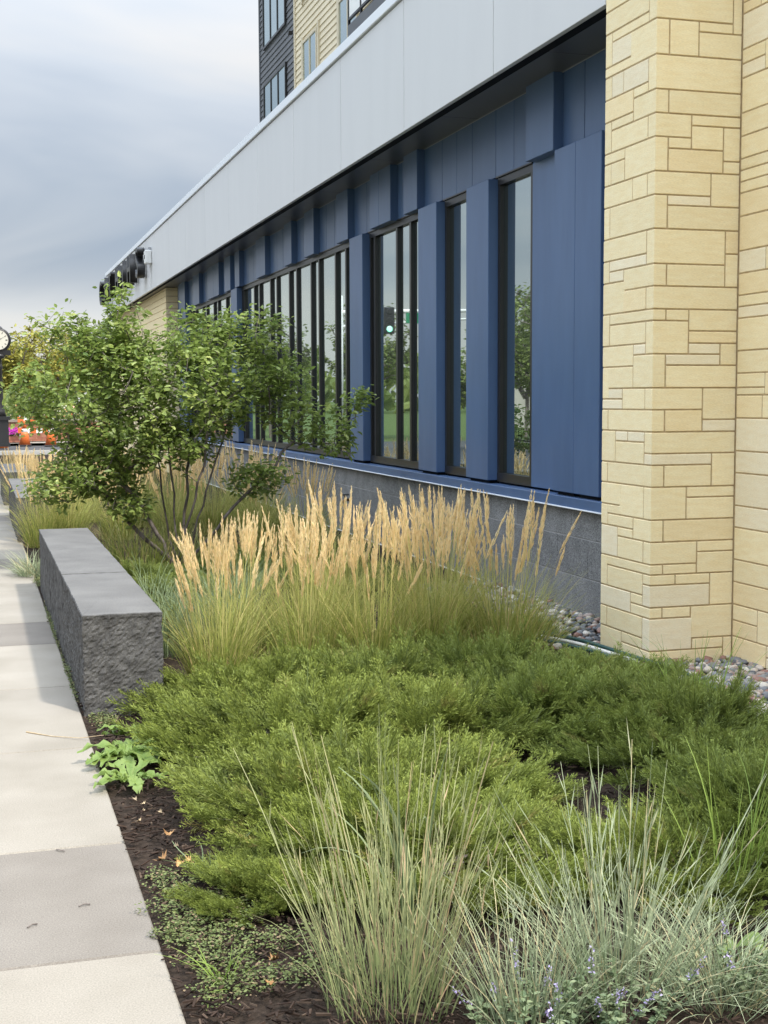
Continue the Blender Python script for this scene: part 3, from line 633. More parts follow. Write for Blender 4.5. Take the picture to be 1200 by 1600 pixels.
# ---- reed grass clumps
def reed(seed, nl=500, ns=44, H=1.0, R=0.15):
    rg = np.random.default_rng(seed); root = empty('reed_grass', (0, 0, 0))
    b, a = disc(rg, nl, R); rr = np.hypot(b[:, 0], b[:, 1]) / R
    az = a + rg.normal(0, .5, nl)
    V, Q, T, _ = blades(rg, b, az, 0.04 + 0.34 * rr * rg.uniform(.4, 1.2, nl), rg.uniform(.42, .82, nl) * H * .82, rg.uniform(.0035, .0065, nl), rg.uniform(.1, 1.0, nl) + (rg.random(nl) < .25) * rg.uniform(.3, 1.1, nl), 6)
    part('leaves', root, V, Q, T, 'reed_leaf')
    # dead thatch at the foot
    b2, a2 = disc(rg, 110, R * 1.15)
    V, Q, T, _ = blades(rg, b2, a2 + rg.normal(0, .6, 110), rg.uniform(.6, 1.25, 110), rg.uniform(.16, .42, 110) * H, rg.uniform(.003, .005, 110), rg.uniform(.2, .9, 110), 4)
    T[:, 0] = 0.9 + .1 * T[:, 0]; part('thatch', root, V, Q, T, 'reed_leaf')
    bs, as_ = disc(rg, ns, R * .9); rs_ = np.hypot(bs[:, 0], bs[:, 1]) / R
    Ls = rg.uniform(.54, 1.0, ns) ** .8 * H; 
    V, Q, T, P = blades(rg, bs, as_ + rg.normal(0, .4, ns), 0.02 + .19 * rs_ * rg.random(ns) + (rg.random(ns) < .08) * .22, Ls, np.full(ns, .0042), rg.uniform(-.04, .26, ns), 7, flat=.25)
    part('stems', root, V, Q, T, 'reed_stem')
    # plumes: spikelets hugging the last part of each stem
    parts = []
    for i in range(ns):
        pl = rg.uniform(.22, .34) * min(1.1, Ls[i]); k = 95; t = rg.random(k) ** .9
        tip = P[i, -1]; d = P[i, -1] - P[i, -2]; d /= np.linalg.norm(d)
        tip = tip + d * .03
        A = tip[None] - d[None] * (pl * (1 - t))[:, None]
        q = rg.uniform(0, 2 * math.pi, k); fat = np.sin(np.clip(t * 1.0 + .1, 0, 1) * math.pi) ** .6
        Dn, S, U = rot_basis(d[None]); o_ = S * np.cos(q)[:, None] + U * np.sin(q)[:, None]
        spread = rg.uniform(.06, .26) + .06
        D = d[None] + o_ * (spread * rg.uniform(.3, 1.2, k))[:, None]
        A = A + o_ * (.0035 * fat)[:, None]
        parts.append(quads_along(rg, A, D, (.018 + .026 * fat * rg.uniform(.6, 1.2, k)), np.full(k, .0046), np.stack([np.full(k, rg.random()) * .7 + rg.random(k) * .3, t], 1)))
    V, Q, T = merge(parts); part('plumes', root, V, Q, T, 'reed_plume')
    return root
RV = [reed(1), reed(2, 460, 40, 1.0, .18), reed(3, 520, 48, .97, .17)]
RP = [(1.22, 7.14, .93, 'leftmost clump of tan feather reed grass, beside the near stone bench'),
      (1.80, 7.46, .96, 'second reed grass clump from the near stone bench in the front row'),
      (2.14, 7.30, .99, 'third reed grass clump from the near bench, in the middle of the front row'),
      (2.50, 7.38, 1.04, 'tall reed grass clump second from the stone pier in the front row'),
      (2.98, 7.38, 1.02, 'reed grass clump nearest the stone pier, end of the front row'),
      (1.52, 7.9, .92, 'reed grass clump just behind the gap between the two clumps nearest the bench'),
      (2.28, 8.55, 1.0, 'reed grass clump behind the middle of the front row'),
      (2.85, 8.35, .98, 'reed grass clump behind the clump nearest the pier'),
      (1.98, 8.02, .95, 'reed grass clump behind the second and third clumps from the bench'),
      (2.74, 7.78, 1.0, 'reed grass clump wedged between the two clumps nearest the pier')]
FAR = [(0.66, 14.7, 1.0), (0.92, 14.85, 1.05), (1.0, 15.6, .85), (1.5, 15.2, .9), (2.1, 15.0, 1.0), (2.6, 15.4, 1.0), (3.1, 15.0, 1.05), (1.9, 16.6, 1.05), (2.5, 17.0, 1.05), (3.2, 16.8, 1.05), (2.9, 14.2, .95), (3.3, 13.7, .95), (1.3, 17.5, 1.0), (0.9, 19.6, .9), (0.62, 20.0, .9), (2.2, 19.2, 1.0), (1.2, 21.5, .6), (0.6, 25.3, .55), (1.1, 25.6, .6), (0.8, 27.0, .55), (2.0, 23, 1.0), (3.0, 20, 1.0), (0.65, 29, .55)]
for i, (x, y, s, lab) in enumerate(RP + [(*f, None) for f in FAR]):
    src = RV[i % 3]
    lab2 = lab or ('tan reed grass clump spilling over the end of the second stone bench' if i in (10, 11) else 'tan feather reed grass clump growing behind the leafy tree')
    g = 'reed grass in the front row' if lab else 'reed grass behind the tree'
    if i < 3:
        o = src; o.location = (x, y, 0); o.scale = (s,) * 3; o.rotation_euler = (0, 0, i * 1.3)
    else: o = copy_tree(src, (x, y, 0), i * 1.7, s)
    tag(o, lab2, 'grass', g)

# ---- spreading junipers
def juniper(seed, R=0.64, H=0.15, nb=74, ns=13):
    rg = np.random.default_rng(seed); root = empty('juniper', (0, 0, 0))
    # one flat spray, unit length along x
    def spray():
        A = []; D = []; L = []; Wd = []; tt = []
        A.append((0, 0, 0)); D.append((1, 0, .05)); L.append(1.0); Wd.append(.035); tt.append(.2)
        for k in range(18):
            t = .06 + .88 * k / 17 + rg.normal(0, .012); sgn = 1 if k % 2 else -1; an = sgn * rg.uniform(.32, .58); l_ = (1 - t) * .40 + .12
            d = np.array((math.cos(an), math.sin(an), rg.normal(.12, .28))); p = np.array((t, 0, 0))
            A.append(p); D.append(d); L.append(l_); Wd.append(.024); tt.append(.15 + .75 * t)
            for j in range(4):
                u = .2 + .22 * j; s2 = 1 if j % 2 else -1; a2 = an + s2 * rg.uniform(.3, .6)
                A.append(p + d * l_ * u); D.append((math.cos(a2), math.sin(a2), rg.normal(.15, .35))); L.append(l_ * (1 - u) * .5 + .06); Wd.append(.022); tt.append(min(1, .1 + .55 * t + .5 * u))
        f = lambda x: np.array(x, float)
        return quads_along(rg, f(A), f(D), f(L), f(Wd), np.stack([np.zeros(len(A)), f(tt)], 1))
    SP = [spray() for _ in range(5)]
    sv = np.stack([s[0] for s in SP]); sq = SP[0][1]; st = SP[0][2]
    Pos = []; Dir = []; Ln = []; Cr = []
    tw = MB()
    for k in range(nb):
        th = rg.uniform(0, 2 * math.pi); rr = R * math.sqrt(rg.uniform(.01, 1.0)) * rg.uniform(.9, 1.1)
        top = H * math.sqrt(max(0.03, 1 - (rr / (R * 1.12)) ** 2)) * rg.uniform(.38, 1.15) + .015
        e = np.array((rr * math.cos(th), rr * math.sin(th), top))
        s0 = np.array((.12 * rr * math.cos(th), .12 * rr * math.sin(th), .02))
        m_ = s0 * .4 + e * .6; m_[2] = top * .45
        pts = [(1 - t) ** 2 * s0 + 2 * t * (1 - t) * m_ + t * t * e for t in np.linspace(0, 1, 8)]
        tw.tube(pts, np.linspace(.006, .002, 8), 3)
        tone = rg.random()
        for j in range(ns):
            t = 1 - (j / ns) ** 1.3 * .62; p = (1 - t) ** 2 * s0 + 2 * t * (1 - t) * m_ + t * t * e; tg = 2 * (1 - t) * (m_ - s0) + 2 * t * (e - m_); tg /= np.linalg.norm(tg)
            if j == 0: d = tg + np.array((0, 0, .15))
            else:
                an = (1 if j % 2 else -1) * rg.uniform(.15, .75); c_, s_ = math.cos(an), math.sin(an)
                d = np.array((tg[0] * c_ - tg[1] * s_, tg[0] * s_ + tg[1] * c_, tg[2] * .5 + rg.uniform(-.05, .38)))
                if rr < .35 * R: d[:2] = d[:2] + rg.normal(0, .5, 2)
            Pos.append(p + rg.normal(0, .012, 3)); Dir.append(d / np.linalg.norm(d)); Ln.append(rg.uniform(.14, .24) * (1 if j else 1.15)); Cr.append(0.98 if rg.random() < .03 else np.clip(tone * .62 + rg.random() * .16, 0, .78))
    Pos = np.array(Pos); Dir = np.array(Dir); Ln = np.array(Ln); Cr = np.array(Cr); n = len(Pos)
    Pos[:, 2] = np.maximum(Pos[:, 2], .02)
    Dn, S, U = rot_basis(Dir); ro = rg.normal(0, .35, n)[:, None]; S, U = S * np.cos(ro) + U * np.sin(ro), -S * np.sin(ro) + U * np.cos(ro)
    loc = sv[rg.integers(0, 5, n)] * Ln[:, None, None]
    # tips curl upwards a little
    loc[..., 2] += .12 * (loc[..., 0] ** 2) / Ln[:, None]
    V = Pos[:, None] + loc[..., 0:1] * Dn[:, None] + loc[..., 1:2] * S[:, None] + loc[..., 2:3] * U[:, None]
    k = sv.shape[1]; Q = (np.arange(n)[:, None, None] * k + sq[None]).reshape(-1, 4)
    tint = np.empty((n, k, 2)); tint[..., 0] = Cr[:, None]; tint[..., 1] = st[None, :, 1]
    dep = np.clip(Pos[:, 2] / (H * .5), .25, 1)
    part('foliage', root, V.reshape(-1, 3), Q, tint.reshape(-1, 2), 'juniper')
    b = tw.build('branches', None, (0, 0, 0), 'bark'); b.parent = root; b.location = (0, 0, 0)
    return root
JV = [juniper(21), juniper(22), juniper(23)]
JP = [(1.38, 6.58, .86, 0, 'yellow-green juniper against the front end of the near stone bench'),
      (1.34, 5.74, .93, 0, 'yellow-green juniper bordering the mulch strip beside the big-leaved weed'),
      (1.26, 4.78, .88, 0, 'bright juniper nearest the sidewalk, above the fallen orange leaves'),
      (1.98, 6.60, .92, 1, 'dark green juniper in front of the middle reed grass clumps'),
      (1.86, 5.72, .85, 0, 'juniper in the middle of the bright patch behind the tall blue grass'),
      (1.66, 4.86, .70, 0, 'bright juniper left of the bare dark mulch gap'),
      (2.55, 6.62, .92, 1, 'dark juniper in front of the reed grass clump nearest the pier'),
      (2.50, 5.80, .88, 1, 'dark green juniper behind the bare mulch gap'),
      (3.06, 6.28, .74, 1, 'dark juniper at the foot of the stone pier beside the river stones'),
      (3.05, 5.30, .86, 1, 'dark juniper at the right edge, touching the river stones'),
      (2.80, 4.95, .78, 1, 'small dark juniper right of the bare mulch gap'),
      (2.08, 3.84, .62, 0, 'juniper behind the silvery fanned grass clump'),
      (1.36, 4.10, .78, 0, 'low bright juniper directly behind the tall blue grass clump'),
      (0.84, 4.05, .42, 0, 'smallest juniper, low beside the creeping mat at the sidewalk'),
      (2.78, 4.08, .85, 1, 'dark juniper at the right edge behind the bright green grass blades')]
dark = {}
for i, (x, y, s, dk, lab) in enumerate(JP):
    if i < 3:
        o = JV[i]; o.location = (x, y, -.01); o.scale = (s, s, s); o.rotation_euler = (0, 0, i * 2.1)
    else:
        o = copy_tree(JV[i % 3], (x, y, -.01), i * 1.9, (s, s, s * (0.92 + .2 * ((i * 7) % 5) / 5)))
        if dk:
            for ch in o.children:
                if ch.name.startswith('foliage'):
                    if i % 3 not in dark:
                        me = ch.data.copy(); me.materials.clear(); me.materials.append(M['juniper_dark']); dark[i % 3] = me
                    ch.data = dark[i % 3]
    tag(o, lab, 'shrub', 'spreading junipers')
# green understory behind the bench
for i, (x, y, s, lab) in enumerate([(1.35, 9.0, .62, 'low dark evergreen behind the near bench, left of the reed grass'), (1.45, 10.3, .72, 'low dark evergreen behind the middle of the near bench'), (1.25, 11.5, .6, 'low dark evergreen at the far end of the near bench under the tree'), (2.1, 11.2, .75, 'low dark evergreen in front of the tree stems'), (2.9, 10.6, .7, 'low dark evergreen under the right side of the tree'), (3.35, 8.1, .42, 'small dark evergreen by the block wall behind the end reed clump')]):
    o = copy_tree(JV[i % 3], (x, y, -.01), i * 1.1 + .4, s)
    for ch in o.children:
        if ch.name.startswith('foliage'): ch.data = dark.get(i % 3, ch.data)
    tag(o, lab, 'shrub', 'low evergreens under the tree')

# ---- foreground grasses
def bunch(name, label, cat, loc, seed, n, R, Hr, tilt, wd, curve, mat, az0=None, azs=None, seg=6, group=None, lean=0.0, flat=.5, stems=None):
    rg = np.random.default_rng(seed); root = empty(name, loc, label, cat, group)
    b, a = disc(rg, n, R); rr = np.hypot(b[:, 0], b[:, 1]) / R
    az = a + rg.normal(0, .75, n) if az0 is None else rg.normal(az0, azs, n)
    V, Q, T, _ = blades(rg, b, az, tilt[0] + (tilt[1] - tilt[0]) * (rr if az0 is None else rg.random(n)) * rg.uniform(.35, 1.15, n), rg.uniform(*Hr, n), rg.uniform(*wd, n), rg.uniform(*curve, n), seg, flat=flat, side=.15)
    part('blades', root, V, Q, T, mat)
    if stems:
        ns, hr, sm, tl = stems
        b, a = disc(rg, ns, R * .85); rr = np.hypot(b[:, 0], b[:, 1]) / R
        V, Q, T, P = blades(rg, b, a + rg.normal(0, .4, ns), .02 + tl * rr * rg.uniform(.3, 1.1, ns), rg.uniform(*hr, ns), rg.uniform(.0026, .0042, ns), rg.uniform(-.05, .18, ns), 7, flat=.3)
        # slim leaves and bracts along each stem
        ps = [(V, Q, T)]
        for i in range(ns):
            k = 5; u = rg.uniform(.25, .9, k) * 6.99; i0 = u.astype(int); f = (u - i0)[:, None]
            A = P[i, i0] * (1 - f) + P[i, i0 + 1] * f; d = P[i, i0 + 1] - P[i, i0]; d /= np.linalg.norm(d, axis=1)[:, None]
            D = d + rg.normal(0, .16, (k, 3)); ps.append(quads_along(rg, A, D, rg.uniform(.05, .14, k), np.full(k, .0038), np.stack([rg.random(k), np.full(k, .6)], 1)))
        V, Q, T = merge(ps); part('stems', root, V, Q, T, sm)
    return root
bunch('blue_grass', 'tall upright blue-green grass clump in the foreground, left of the fanned one', 'grass', (0.98, 3.20, -.01), 41, 200, .17, (.18, .46), (.02, .55), (.0026, .005), (.05, .7), 'blue_grass', stems=(105, (.34, .78), 'blue_grass', .48))
bunch('silver_grass', 'silvery blue grass clump with long blades fanned out wide in the foreground', 'grass', (1.60, 3.14, -.01), 42, 290, .19, (.16, .40), (.05, 1.2), (.0026, .005), (.05, .8), 'silver_grass', stems=(95, (.26, .64), 'silver_grass', 1.05))
bunch('blue_grass', 'thin sparse blue grass tuft between the two foreground clumps at the bottom edge', 'grass', (1.27, 2.98, -.01), 43, 220, .12, (.2, .42), (.05, .7), (.0026, .004), (.05, .7), 'silver_grass')
bunch('silver_grass', 'drooping tan-tipped grass tuft at the bottom right, in front of the fanned clump', 'grass', (1.80, 2.98, -.01), 44, 320, .13, (.2, .36), (.25, .9), (.0024, .004), (.5, 1.4), 'silver_grass')
bunch('foxtail_weed', 'broad-bladed green grass weed arching out behind the tall blue grass clump', 'weed', (1.18, 3.62, -.01), 45, 11, .05, (.45, .72), (.03, .22), (.014, .022), (.3, 1.9), 'sedge', seg=10, flat=.7)
bunch('green_grass', 'bright green upright grass blades at the right edge', 'weed', (2.22, 3.62, -.01), 46, 34, .12, (.28, .56), (.03, .45), (.004, .0075), (.1, .9), 'green_grass', seg=7)
bunch('green_grass', 'thin bright green grass tuft beside the river stones at the right edge', 'weed', (3.30, 5.75, -.01), 47, 50, .16, (.3, .52), (.03, .5), (.004, .007), (.1, .9), 'green_grass')
bunch('tuft_grass', 'green grass tuft without plumes between the end reed clump and the pier', 'grass', (3.26, 7.66, -.01), 54, 330, .16, (.2, .5), (.1, .9), (.0035, .006), (.3, 1.3), 'reed_leaf')
bunch('grass_weed', 'small tuft of grass weed at the edge of the sidewalk by the creeping mat', 'weed', (0.60, 3.46, -.01), 48, 26, .04, (.08, .2), (.3, 1.2), (.004, .006), (.2, .9), 'green_grass')
bunch('grass_weed', 'small grass weed lying on the mulch below the bright junipers', 'weed', (0.72, 4.32, -.01), 49, 22, .05, (.1, .26), (.5, 1.3), (.004, .007), (.1, .6), 'sedge')
for i, (x, y, s, lab) in enumerate([(1.10, 8.2, 1.0, 'blue-green sedge drooping behind the near bench, close to the reed grass'), (1.12, 9.1, .95, 'blue-green sedge arching over the back edge of the near bench'), (1.45, 8.6, 1.0, 'blue-green sedge between the bench and the reed grass'), (1.75, 9.6, 1.0, 'blue-green sedge in front of the tree stems')]):
    if i == 0: S0 = bunch('sedge', lab, 'grass', (x, y, -.01), 50, 300, .14, (.3, .62), (.05, .6), (.004, .007), (.5, 2.0), 'sedge', seg=8, group='sedges behind the bench')
    else: tag(copy_tree(S0, (x, y, -.01), i * 2.0, s), lab, 'grass', 'sedges behind the bench')
bunch('tuft_grass', 'pale low grass tuft spilling onto the sidewalk at the far end of the near bench', 'grass', (0.50, 12.3, -.01), 51, 420, .17, (.14, .34), (.2, 1.2), (.005, .008), (.2, .9), 'silver_grass')
bunch('tuft_grass', 'dry low grass filling the bed under the tree', 'grass', (1.45, 12.9, -.01), 52, 800, .75, (.2, .5), (.1, .7), (.005, .008), (.2, .9), 'reed_leaf')
bunch('tuft_grass', 'dry low grass filling the bed right of the tree', 'grass', (2.8, 12.6, -.01), 53, 800, .8, (.2, .5), (.1, .7), (.005, .008), (.2, .9), 'reed_leaf')

# ---- leafy plants
def leaf_quads(rg, A, D, N_, L, Wd, fold, r_, g_=None):
    """pointed oval leaves folded on the midrib: two quads each"""
    Dn = D / np.linalg.norm(D, axis=1)[:, None]; S = np.cross(N_, Dn); S /= np.linalg.norm(S, axis=1)[:, None] + 1e-9; U = np.cross(Dn, S)
    l = L[:, None]; w = Wd[:, None] / 2; f = fold[:, None]
    b = A; tip = A + Dn * l - U * l * .12
    l1 = A + Dn * l * .28 + S * w * .88 + U * w * f; r1 = A + Dn * l * .28 - S * w * .88 + U * w * f
    l2 = A + Dn * l * .65 + S * w * .80 + U * (w * f * .8 - l * .04); r2 = A + Dn * l * .65 - S * w * .80 + U * (w * f * .8 - l * .04)
    V = np.stack([b, l1, l2, tip, r2, r1], 1).reshape(-1, 3); n = len(A); i = np.arange(n)[:, None] * 6
    Q = np.concatenate([i + np.array([[0, 3, 2, 1]]), i + np.array([[0, 5, 4, 3]])])
    g_ = rg.random(n) if g_ is None else g_
    return V, Q, np.repeat(np.stack([r_, g_], 1), 6, 0)
def rosette(name, label, loc, seed, n, Lr, mat, lob=True):
    """rosette of long wavy lobed leaves"""
    rg = np.random.default_rng(seed); root = empty(name, loc, label, 'weed')
    for i in range(n):
        L = rg.uniform(*Lr); az = i * 2.4 + rg.normal(0, .5); el = rg.uniform(.2, 1.35); ns = 12; V = []; Q = []
        wv = rg.uniform(.22, .3) * L
        for k in range(ns + 1):
            t = k / ns; w = wv * .5 * (math.sin(min(1, t * .93 + .06) * math.pi) ** .7) * (.35 + .9 * t) * (1.2 if t > .6 else 1)
            if lob: w *= 1 + .35 * math.sin(k * 2.6 + i)
            h = L * t * math.cos(el * (1 - .75 * t)); z = L * t * math.sin(el * (1 - .8 * t)) * .8 + .01
            for s_ in (-1, 0, 1):
                x = h; yv = s_ * w; zz = z + abs(s_) * w * .3 + rg.normal(0, .004) + .01 * math.sin(k * 1.9 + i * 2) * abs(s_)
                V.append((x * math.cos(az) - yv * math.sin(az), x * math.sin(az) + yv * math.cos(az), zz))
        for k in range(ns):
            for s_ in (0, 1): a = k * 3 + s_; Q.append((a, a + 1, a + 4, a + 3))
        V = np.array(V); T = np.stack([np.full(len(V), rg.random()), np.tile([1, .2, 1], ns + 1)], 1)
        part('leaf', root, V, np.array(Q), T, mat, True)
    return root
rosette('leafy_weed', 'bright green lobed-leaf weed overhanging the sidewalk edge near the bench', (0.585, 5.76, 0), 61, 26, (.14, .27), 'weed_leaf')
rosette('leafy_weed', 'second bright leafy weed growing beside the larger one, nearer the camera', (0.56, 5.40, 0), 62, 18, (.11, .21), 'weed_leaf')
rosette('leafy_weed', 'small pale weed at the front corner of the near bench', (0.66, 6.15, 0), 63, 16, (.09, .18), 'weed_leaf')
# round-leaved plant at the right edge
rg = np.random.default_rng(64); rl = empty('round_leaf_plant', (1.98, 3.12, 0), 'round glossy green leaf on a short stalk at the lower right edge', 'weed')
for k, (dx, dy, zz, R_) in enumerate(((0, 0, .07, .034), (-.06, .04, .05, .026), (.05, -.03, .06, .03))):
    V = [(dx, dy, zz)]; 
    for j in range(14):
        q = 2 * math.pi * j / 14; V.append((dx + R_ * math.cos(q) * 1.2, dy + R_ * math.sin(q), zz + .012 * math.sin(q * 2 + k) + .01 * math.cos(q)))
    part('leaf', rl, np.array(V), np.array([(0, 1 + j, 1 + (j + 1) % 14) for j in range(14)]), np.full((15, 2), .5), 'weed_leaf', True)
    mb = MB(); mb.tube([(0, 0, 0), (dx * .6, dy * .6, zz * .6), (dx, dy, zz)], .003, 5); st_ = mb.build('stalk', None, (0, 0, 0), 'hose_green'); st_.data.materials[0] = M['weed_leaf']; st_.parent = rl; st_.location = (0, 0, 0)
# catmint with lavender flower spikes
def catmint(label, loc, seed, n, R):
    rg = np.random.default_rng(seed); root = empty('catmint', loc, label, 'flower'); LV = []; FV = []; SV = MB()
    for i in range(n):
        a = rg.uniform(0, 2 * math.pi); r_ = R * math.sqrt(rg.random()); b = np.array((r_ * math.cos(a), r_ * math.sin(a), 0)); L = rg.uniform(.1, .22)
        d = np.array((math.cos(a) * .5 * r_ / R, math.sin(a) * .5 * r_ / R, 1)) + rg.normal(0, .15, 3); d /= np.linalg.norm(d); tip = b + d * L
        SV.tube([b, (b + tip) / 2, tip], .0014, 3)
        k = 16; t = rg.uniform(.15, .8, k); A = b + d * (L * t)[:, None]; q = rg.uniform(0, 6.28, k); D = np.stack([np.cos(q), np.sin(q), rg.uniform(-.1, .5, k)], 1)
        LV.append(leaf_quads(rg, A, D, np.tile((0, 0, 1.), (k, 1)) + rg.normal(0, .3, (k, 3)), rg.uniform(.014, .028, k), rg.uniform(.01, .017, k), np.full(k, .3), rg.random(k)))
        if rg.random() < .18 or len(FV) == 0:
            k = 26; t = rg.uniform(.72, 1.1, k); A = b + d * (L * t)[:, None] + rg.normal(0, .004, (k, 3)); D = rg.normal(0, 1, (k, 3)) + np.array((0, 0, .4))
            FV.append(quads_along(rg, A, D, rg.uniform(.006, .011, k), rg.uniform(.004, .007, k), np.stack([rg.random(k), rg.random(k)], 1)))
    part('leaves', root, *merge(LV), 'catmint_leaf'); part('flowers', root, *merge(FV), 'lavender', kind='stuff')
    s_ = SV.build('stems', None, (0, 0, 0), 'bark'); s_.data.materials[0] = M['catmint_leaf']; s_.parent = root; s_.location = (0, 0, 0)
catmint('low catmint with lavender flowers at the bottom edge between the grass clumps', (1.26, 2.86, 0), 71, 34, .15)
catmint('catmint sprigs with lavender flowers in front of the fanned silvery grass', (1.47, 2.88, 0), 72, 24, .11)
catmint('catmint sprig with lavender flowers in the bottom right corner', (1.88, 2.92, 0), 73, 20, .07)
# creeping mats of tiny leaves
def mat_cover(label, spots, seed, dens=5200):
    rg = np.random.default_rng(seed); ps = []
    for x, y, rx, ry in spots:
        n = int(dens * rx * ry * 12); a = rg.uniform(0, 6.283, n); r_ = np.sqrt(rg.random(n)) * (1 + .25 * np.sin(a * 5 + seed) + .15 * np.sin(a * 11))
        A = np.stack([x + rx * r_ * np.cos(a), y + ry * r_ * np.sin(a), rg.uniform(.0, .035, n)], 1); q = rg.uniform(0, 6.283, n)
        D = np.stack([np.cos(q), np.sin(q), rg.uniform(-.1, .5, n)], 1)
        ps.append(leaf_quads(rg, A, D, np.tile((0, 0, 1.), (n, 1)) + rg.normal(0, .4, (n, 3)), rg.uniform(.006, .014, n), rg.uniform(.004, .009, n), np.full(n, .2), rg.random(n)))
    V, Q, T = merge(ps); o = part('creeping_weed', None, V, Q, T, 'mat_leaf'); return tag(o, label, 'ground cover', kind='stuff')
mat_cover('creeping mat of tiny grey-green leaves along the sidewalk edge in the foreground', [(.58, 3.98, .12, .13), (.62, 3.78, .13, .14), (.60, 3.58, .10, .10), (.56, 4.16, .07, .08), (.70, 3.42, .13, .08), (.80, 3.66, .1, .07), (.53, 4.28, .05, .07), (.78, 3.92, .09, .08), (.52, 3.80, .06, .12), (.56, 3.38, .06, .08), (.88, 3.45, .1, .08)], 81)
mat_cover('thin creeping weeds in the joint between bench and sidewalk', [(.56, 6.5, .07, .16), (.462, 7.6, .012, .7), (.462, 9.4, .012, .9), (.5, 11.7, .06, .3)], 82)

# ---- mulch chips and fallen leaves
rg = np.random.default_rng(91); n = 22000
cx = rg.uniform(.47, 3.6, n); cy = 2.2 + 5.0 * rg.random(n) ** 1.5; keep = (cx < 1.3) | (rg.random(n) < .5); cx, cy = cx[keep], cy[keep]
sp_ = 6; cx = np.concatenate([cx, .462 - np.abs(rg.normal(0, .014, sp_))]); cy = np.concatenate([cy, 3.0 + 9 * rg.random(sp_) ** 1.5]); n = len(cx)
L = np.where(cx < .466, rg.uniform(.004, .016, n), rg.uniform(.010, .042, n)); Wd = rg.uniform(.003, .008, n); th = rg.uniform(.002, .006, n); a = rg.uniform(0, 6.283, n); ti = rg.normal(0, .22, n) * (cx > .466)
D = np.stack([np.cos(a) * np.cos(ti), np.sin(a) * np.cos(ti), np.sin(ti)], 1); S = np.stack([-np.sin(a), np.cos(a), rg.normal(0, .25, n)], 1); U = np.cross(D, S)
c = np.stack([cx, cy, .002 + np.where(cx < .466, .003, rg.uniform(0, .016, n) + .03 * fbm(cx * 3, cy * 3, 3))], 1)
V = []
for sz in (-1, 1):
    for sx, sy in ((-1, -.7), (1, -1), (.9, 1), (-1, .8)): V.append(c + D * (L * sx / 2)[:, None] + S * (Wd * sy / 2)[:, None] + U * (th * sz / 2)[:, None])
V = np.stack(V, 1).reshape(-1, 3); Q = (np.arange(n)[:, None, None] * 8 + np.array(BOXF)[None]).reshape(-1, 4)
tag(part('mulch', None, V, Q, np.repeat(np.stack([rg.random(n), rg.random(n)], 1), 8, 0), 'mulch'), 'dark brown bark mulch covering the planting bed', 'mulch', kind='stuff')
LEAFM = []
for k in range(3):
    rg = np.random.default_rng(100 + k); V = [(0, 0, .004)]; nn = 18
    for j in range(nn):
        q = 2 * math.pi * j / nn; r_ = (1 if j % 2 else .55) * rg.uniform(.7, 1.1); V.append((r_ * math.cos(q), .55 * r_ * math.sin(q), .75 * r_ * r_ * abs(math.sin(q + k)) + rg.uniform(0, .2)))
    LEAFM.append(npmesh('fallen_leaf', np.array(V), [(0, 1 + j, 1 + (j + 1) % nn) for j in range(nn)], smooth=True))
    LEAFM[-1].materials.append(M['dry_leaf'])
pale = [m_.copy() for m_ in LEAFM]
for m_ in pale: m_.materials[0] = M['pale_leaf']
FL = [(.615, 4.66, 0, 'curled orange leaf on the mulch halfway along the bright juniper'), (.60, 4.34, 0, 'bright orange lobed leaf on the mulch, lower of the two biggest'), (.555, 4.40, 0, 'orange leaf lying next to the sidewalk edge on the mulch'), (.64, 4.36, 0, None), (.76, 4.14, 0, 'brown leaf at the foot of the smallest juniper'), (.80, 4.10, 0, None),
      (.55, 5.12, 1, None), (.57, 5.05, 1, None), (.56, 4.97, 1, None), (.53, 4.84, 1, None), (.62, 4.93, 1, None), (.71, 4.10, 1, None), (.85, 3.92, 1, None), (.88, 3.86, 1, None), (.62, 4.52, 1, None), (.74, 3.5, 0, None), (.70, 3.36, 0, None)]
ORD = ['first', 'second', 'third', 'fourth', 'fifth', 'sixth', 'seventh', 'eighth', 'ninth']; cnt_ = {0: 0, 1: 0}
FL.sort(key=lambda f: -f[1])
for i, (x, y, p_, lab) in enumerate(FL):
    if not lab:
        lab = ('%s pale leaf scrap on the mulch strip counting from the leafy weed' if p_ else '%s small brown leaf scrap on the mulch strip counting from the bench') % ORD[cnt_[p_]]; cnt_[p_] += 1
    o = bpy.data.objects.new('fallen_leaf', (pale if p_ else LEAFM)[i % 3]); COL.objects.link(o); s = rng.uniform(.012, .02) if p_ else rng.uniform(.018, .032); o.location = (x, y, .022); o.scale = (s, s, s); o.rotation_euler = (rng.normal(0, .3), rng.normal(0, .3), rng.uniform(0, 6))
    tag(o, lab or ('small pale dry leaf scrap on the dark mulch' if p_ else 'small brown leaf scrap on the dark mulch'), 'leaf', 'pale leaf scraps' if p_ else 'orange fallen leaves')
for i, (x, y, r_) in enumerate(((.12, 4.0, .6), (.24, 4.66, 2.4), (.28, 4.12, .2), (.02, 6.1, .1))):
    mb = MB(); mb.tube([(-.018, 0, 0), (0, .003, .003), (.018, 0, 0)], .0022, 5); o = mb.build('twig', None, (0, 0, 0), 'bark'); o.location = (x, y, .004); o.rotation_euler = (0, 0, r_)
    tag(o, ('short dark twig on the dark slab nearest the camera', 'dark twig at the joint above the dark slab', 'tiny dark twig in the middle of the dark slab', 'thin twig on the pale slab left of the bench')[i], 'twig')
mb = MB(); mb.tube([(.19, 6.42, .004), (.3, 6.3, .004), (.42, 6.2, .01), (.52, 6.14, .03)], [.004, .002, .0018, .0015], 5); tag(mb.build('straw', None, (.3, 6.3, 0), 'pale_leaf'), 'pale straw stalk lying across the sidewalk edge before the bench', 'straw')

